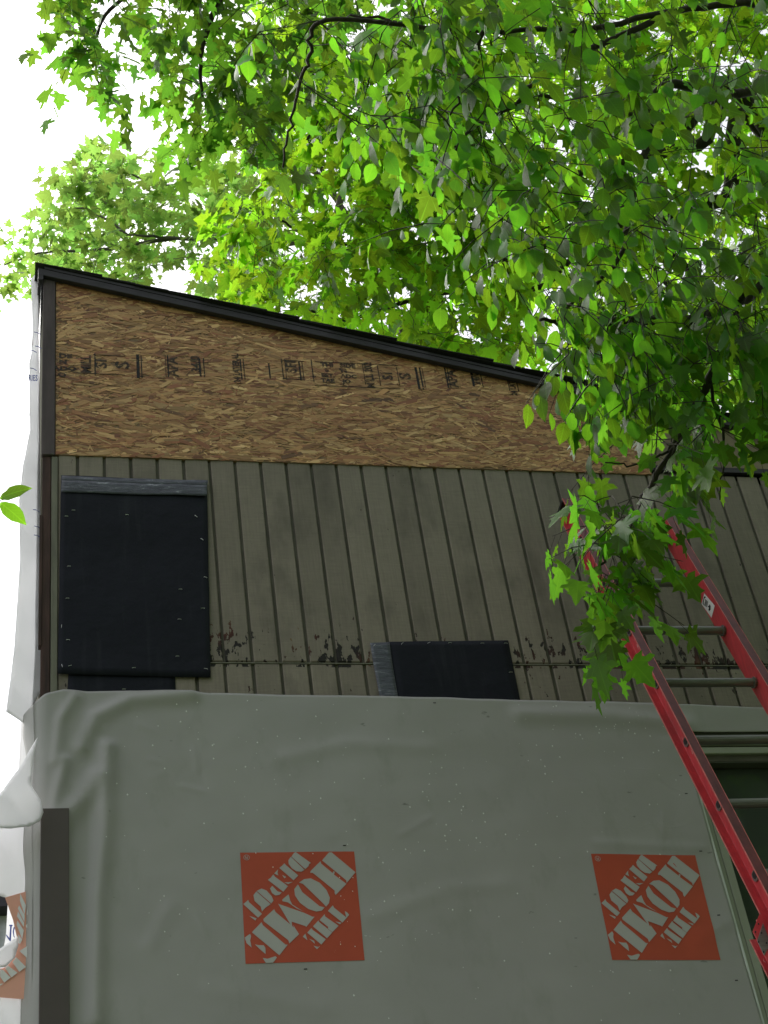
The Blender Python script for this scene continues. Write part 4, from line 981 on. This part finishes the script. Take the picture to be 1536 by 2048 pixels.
# E: near maple branch hanging over the ladder top
HOLES[:] = []
PE1 = [(1290, 740), (1400, 680), (1700, 540), (1700, 860), (1500, 870), (1430, 880), (1360, 930), (1280, 960), (1190, 930), (1200, 860)]
PE2 = [(1190, 985), (1240, 960), (1285, 980), (1262, 1070), (1245, 1150), (1215, 1205), (1175, 1195), (1190, 1120), (1185, 1040)]
PE3 = [(1290, 520), (1700, 300), (1700, 700), (1400, 720), (1270, 700)]
PE4 = [(780, -150), (1060, -150), (1060, 120), (960, 330), (800, 260), (740, 60)]
TE = [(3.8, -4.2, 0), (3.75, -4.1, 2.6), (3.55, -3.8, 5.2), (3.2, -3.3, 7.4)]
LE = [([TE[2], D(1720, 420, 5.3), D(1560, 520, 5.2), D(1490, 580, 5.15), D(1455, 650, 5.1), D(1420, 760, 5.05), D(1350, 890, 5.0), D(1290, 985, 4.95), D(1268, 1040, 4.9), D(1215, 1100, 4.85), D(1180, 1170, 4.8)], .022, .003),
      ([D(1350, 890, 5.0), D(1290, 925, 4.95), D(1210, 925, 4.9)], .005, .002), ([D(1268, 1040, 4.9), D(1275, 1090, 4.85), D(1250, 1160, 4.8), D(1240, 1220, 4.8)], .005, .002),
      ([TE[3], D(1400, -300, 5.3), D(1060, -120, 5.0), D(980, 20, 5.0), D(940, 140, 5.0), D(900, 230, 5.0)], .02, .003),
      ([D(1420, 760, 5.05), D(1450, 900, 5.1), D(1440, 1000, 5.1)], .006, .002)]
tree('near_maple_tree', 'near maple tree whose lobed leaves hang down over the top of the red ladder', 'tree', (TE, [.13, .11, .08, .05]), LE,
     np.concatenate([sample(PE1, 44, 4.6, 5.4, 51, .3), sample(PE2, 22, 4.55, 5.0, 52, .1), sample(PE3, 44, 4.6, 5.5, 53, .3), sample(PE4, 34, 4.6, 5.4, 54, .2), sample([(1000, -400), (2200, -600), (2200, 500), (1600, 500), (1200, 60)], 90, 4.6, 5.6, 55, .4)]),
     'maple', .098, MT_E, M_BARK, hang=.75, tilt=.6, twig=.24, leaves_per=(4, 7), limit=300)
# F: sprig with two leaves poking in at the left edge
sp = empty('leaf_sprig', D(-30, 995, 2.6)); tag(sp, 'pair of serrated green leaves on a thin twig poking in at the left edge', 'sprig')
a, b_, c = D(-160, 960, 2.62), D(-40, 992, 2.6), D(2, 1002, 2.6); MB().tube([a, b_, c], [.0022, .0015, .0010], 5).build('twig', M_BARK, sp)
SP_ME = bpy.data.meshes['leaf']
for nm in bpy.data.meshes:
    if nm.name.startswith('leaf') and nm.materials and nm.materials[0] == MT_D[1]: SP_ME = nm; break
for (p0, p1, s_) in ((( -2, 996), (60, 972), .056), ((0, 1004), (52, 1046), .056), ((-60, 985), (-100, 1040), .05), ((-90, 970), (-60, 920), .05)):
    A_, B_ = D(*p0, 2.6), D(*p1, 2.58); t_ = B_-A_; L = np.linalg.norm(t_); n_ = -CB[2]+.75*CB[1]
    R_ = frames(t_[None], n_[None])[0]*L; o = bpy.data.objects.new('leaf', SP_ME); COL.objects.link(o); o.parent = sp
    l0 = sp.location; o.matrix_basis = Matrix([[*R_[0], A_[0]-l0.x], [*R_[1], A_[1]-l0.y], [*R_[2], A_[2]-l0.z], [0, 0, 0, 1]])

# trees standing behind and beside the photographer: they shade the wall and stand in the window glass
def shade_tree(label, x, y, h, r, n, seed):
    rg = np.random.default_rng(seed); t = empty('shade_tree', (x, y, 0)); tag(t, label, 'tree', 'trees behind the photographer')
    MB().tube(catm([(x, y, 0), (x+.1, y, h*.3), (x-.1, y+.1, h*.6), (x, y, h*.9)]), np.linspace(.24, .06, 16), 10).build('trunk', M_BARK, t, smooth=True)
    V, F = TPL['maple'][0]; V = np.array(V); F = np.array(F)
    u = rg.normal(size=(n, 3)); u /= np.linalg.norm(u, axis=1, keepdims=True); rad = rg.random(n)**.45
    pos = u*rad[:, None]*np.array([r, r, h*.40])+np.array([x, y, h*.62]); pos[:, 2] = np.maximum(pos[:, 2], 1.2)
    pp = np.array([noise.noise(tuple(p*.9)) for p in pos]); pos = pos[pp > -.18]; n = len(pos)
    fr = frames(rg.normal(size=(n, 3))+np.array([0, 0, -.4]), rg.normal(size=(n, 3))*.5+np.array([0, 0, 1])); sz = rg.uniform(.16, .30, n)
    X = np.einsum('nij,vj->nvi', fr*sz[:, None, None], V)+pos[:, None, :]
    FFs = (F[None]+(np.arange(n)*len(V))[:, None, None]).reshape(-1, 3)
    o = link('foliage', tri_mesh('foliage', X.reshape(-1, 3), FFs, np.tile(V[:, :2], (n, 1)), np.repeat(rg.random(n), len(V)), MT_C[0]), None, t); o['kind'] = 'stuff'
for i, (x, y, h, r, n) in enumerate([(1.5, -11.5, 15, 4.6, 6500), (7.5, -9, 14, 4.4, 6000), (10.5, -3.5, 13, 4.2, 5500), (13, -12, 16, 5, 5000)]):
    shade_tree(['broad dark maple tree standing directly behind the photographer', 'leafy maple tree behind the photographer to the right', 'maple tree at the right side of the yard facing the wall', 'tall maple tree at the far back corner of the yard'][i], x, y, h, r, n, 100+i)

# neighbour's house glimpsed through the gap at the lower left, and its shrub
nb_ = empty('neighbour_house', (-1.2, 22, 0)); tag(nb_, 'distant pale house wall under a dark eave glimpsed through the gap at lower left', 'house')
ze = D(8, 1815, 27)[2]; pc = D(8, 1815, 27)
MB().box((pc[0]-7, pc[1], 0), (pc[0]+.35, pc[1]+6, ze-.15)).build('wall', simple('speckled_pale_wall', (.55, .56, .57), .8, .35, 3), nb_)
MB().box((pc[0]-7.2, pc[1]-.35, ze-.15), (pc[0]+.42, pc[1]+6.3, ze+.22)).build('roof', M_FASC, nb_)
# hedge-like tree top just beside
rg = np.random.default_rng(5); hb = empty('garden_tree', (pc[0]-.6, pc[1]+9, 0)); tag(hb, 'small light green tree top showing over the dark eave at the lower left edge', 'tree')
MB().tube([(pc[0]-.6, pc[1]+9, 0), (pc[0]-.6, pc[1]+9, ze+2)], [.3, .1], 8).build('trunk', M_BARKL, hb)
V, F = TPL['maple'][0]; V = np.array(V); F = np.array(F); n = 1500
pos = rg.normal(size=(n, 3))*np.array([.42, .5, .55])+np.array([pc[0]-.75, pc[1]+9, ze+3.6]); fr = frames(rg.normal(size=(n, 3)), rg.normal(size=(n, 3))*.6+np.array([0, 0, 1]))
X = np.einsum('nij,vj->nvi', fr*.22, V)+pos[:, None, :]
o = link('foliage', tri_mesh('foliage', X.reshape(-1, 3), (F[None]+(np.arange(n)*len(V))[:, None, None]).reshape(-1, 3), np.tile(V[:, :2], (n, 1)), np.repeat(rg.random(n), len(V)), MT_B[0]), None, hb); o['kind'] = 'stuff'
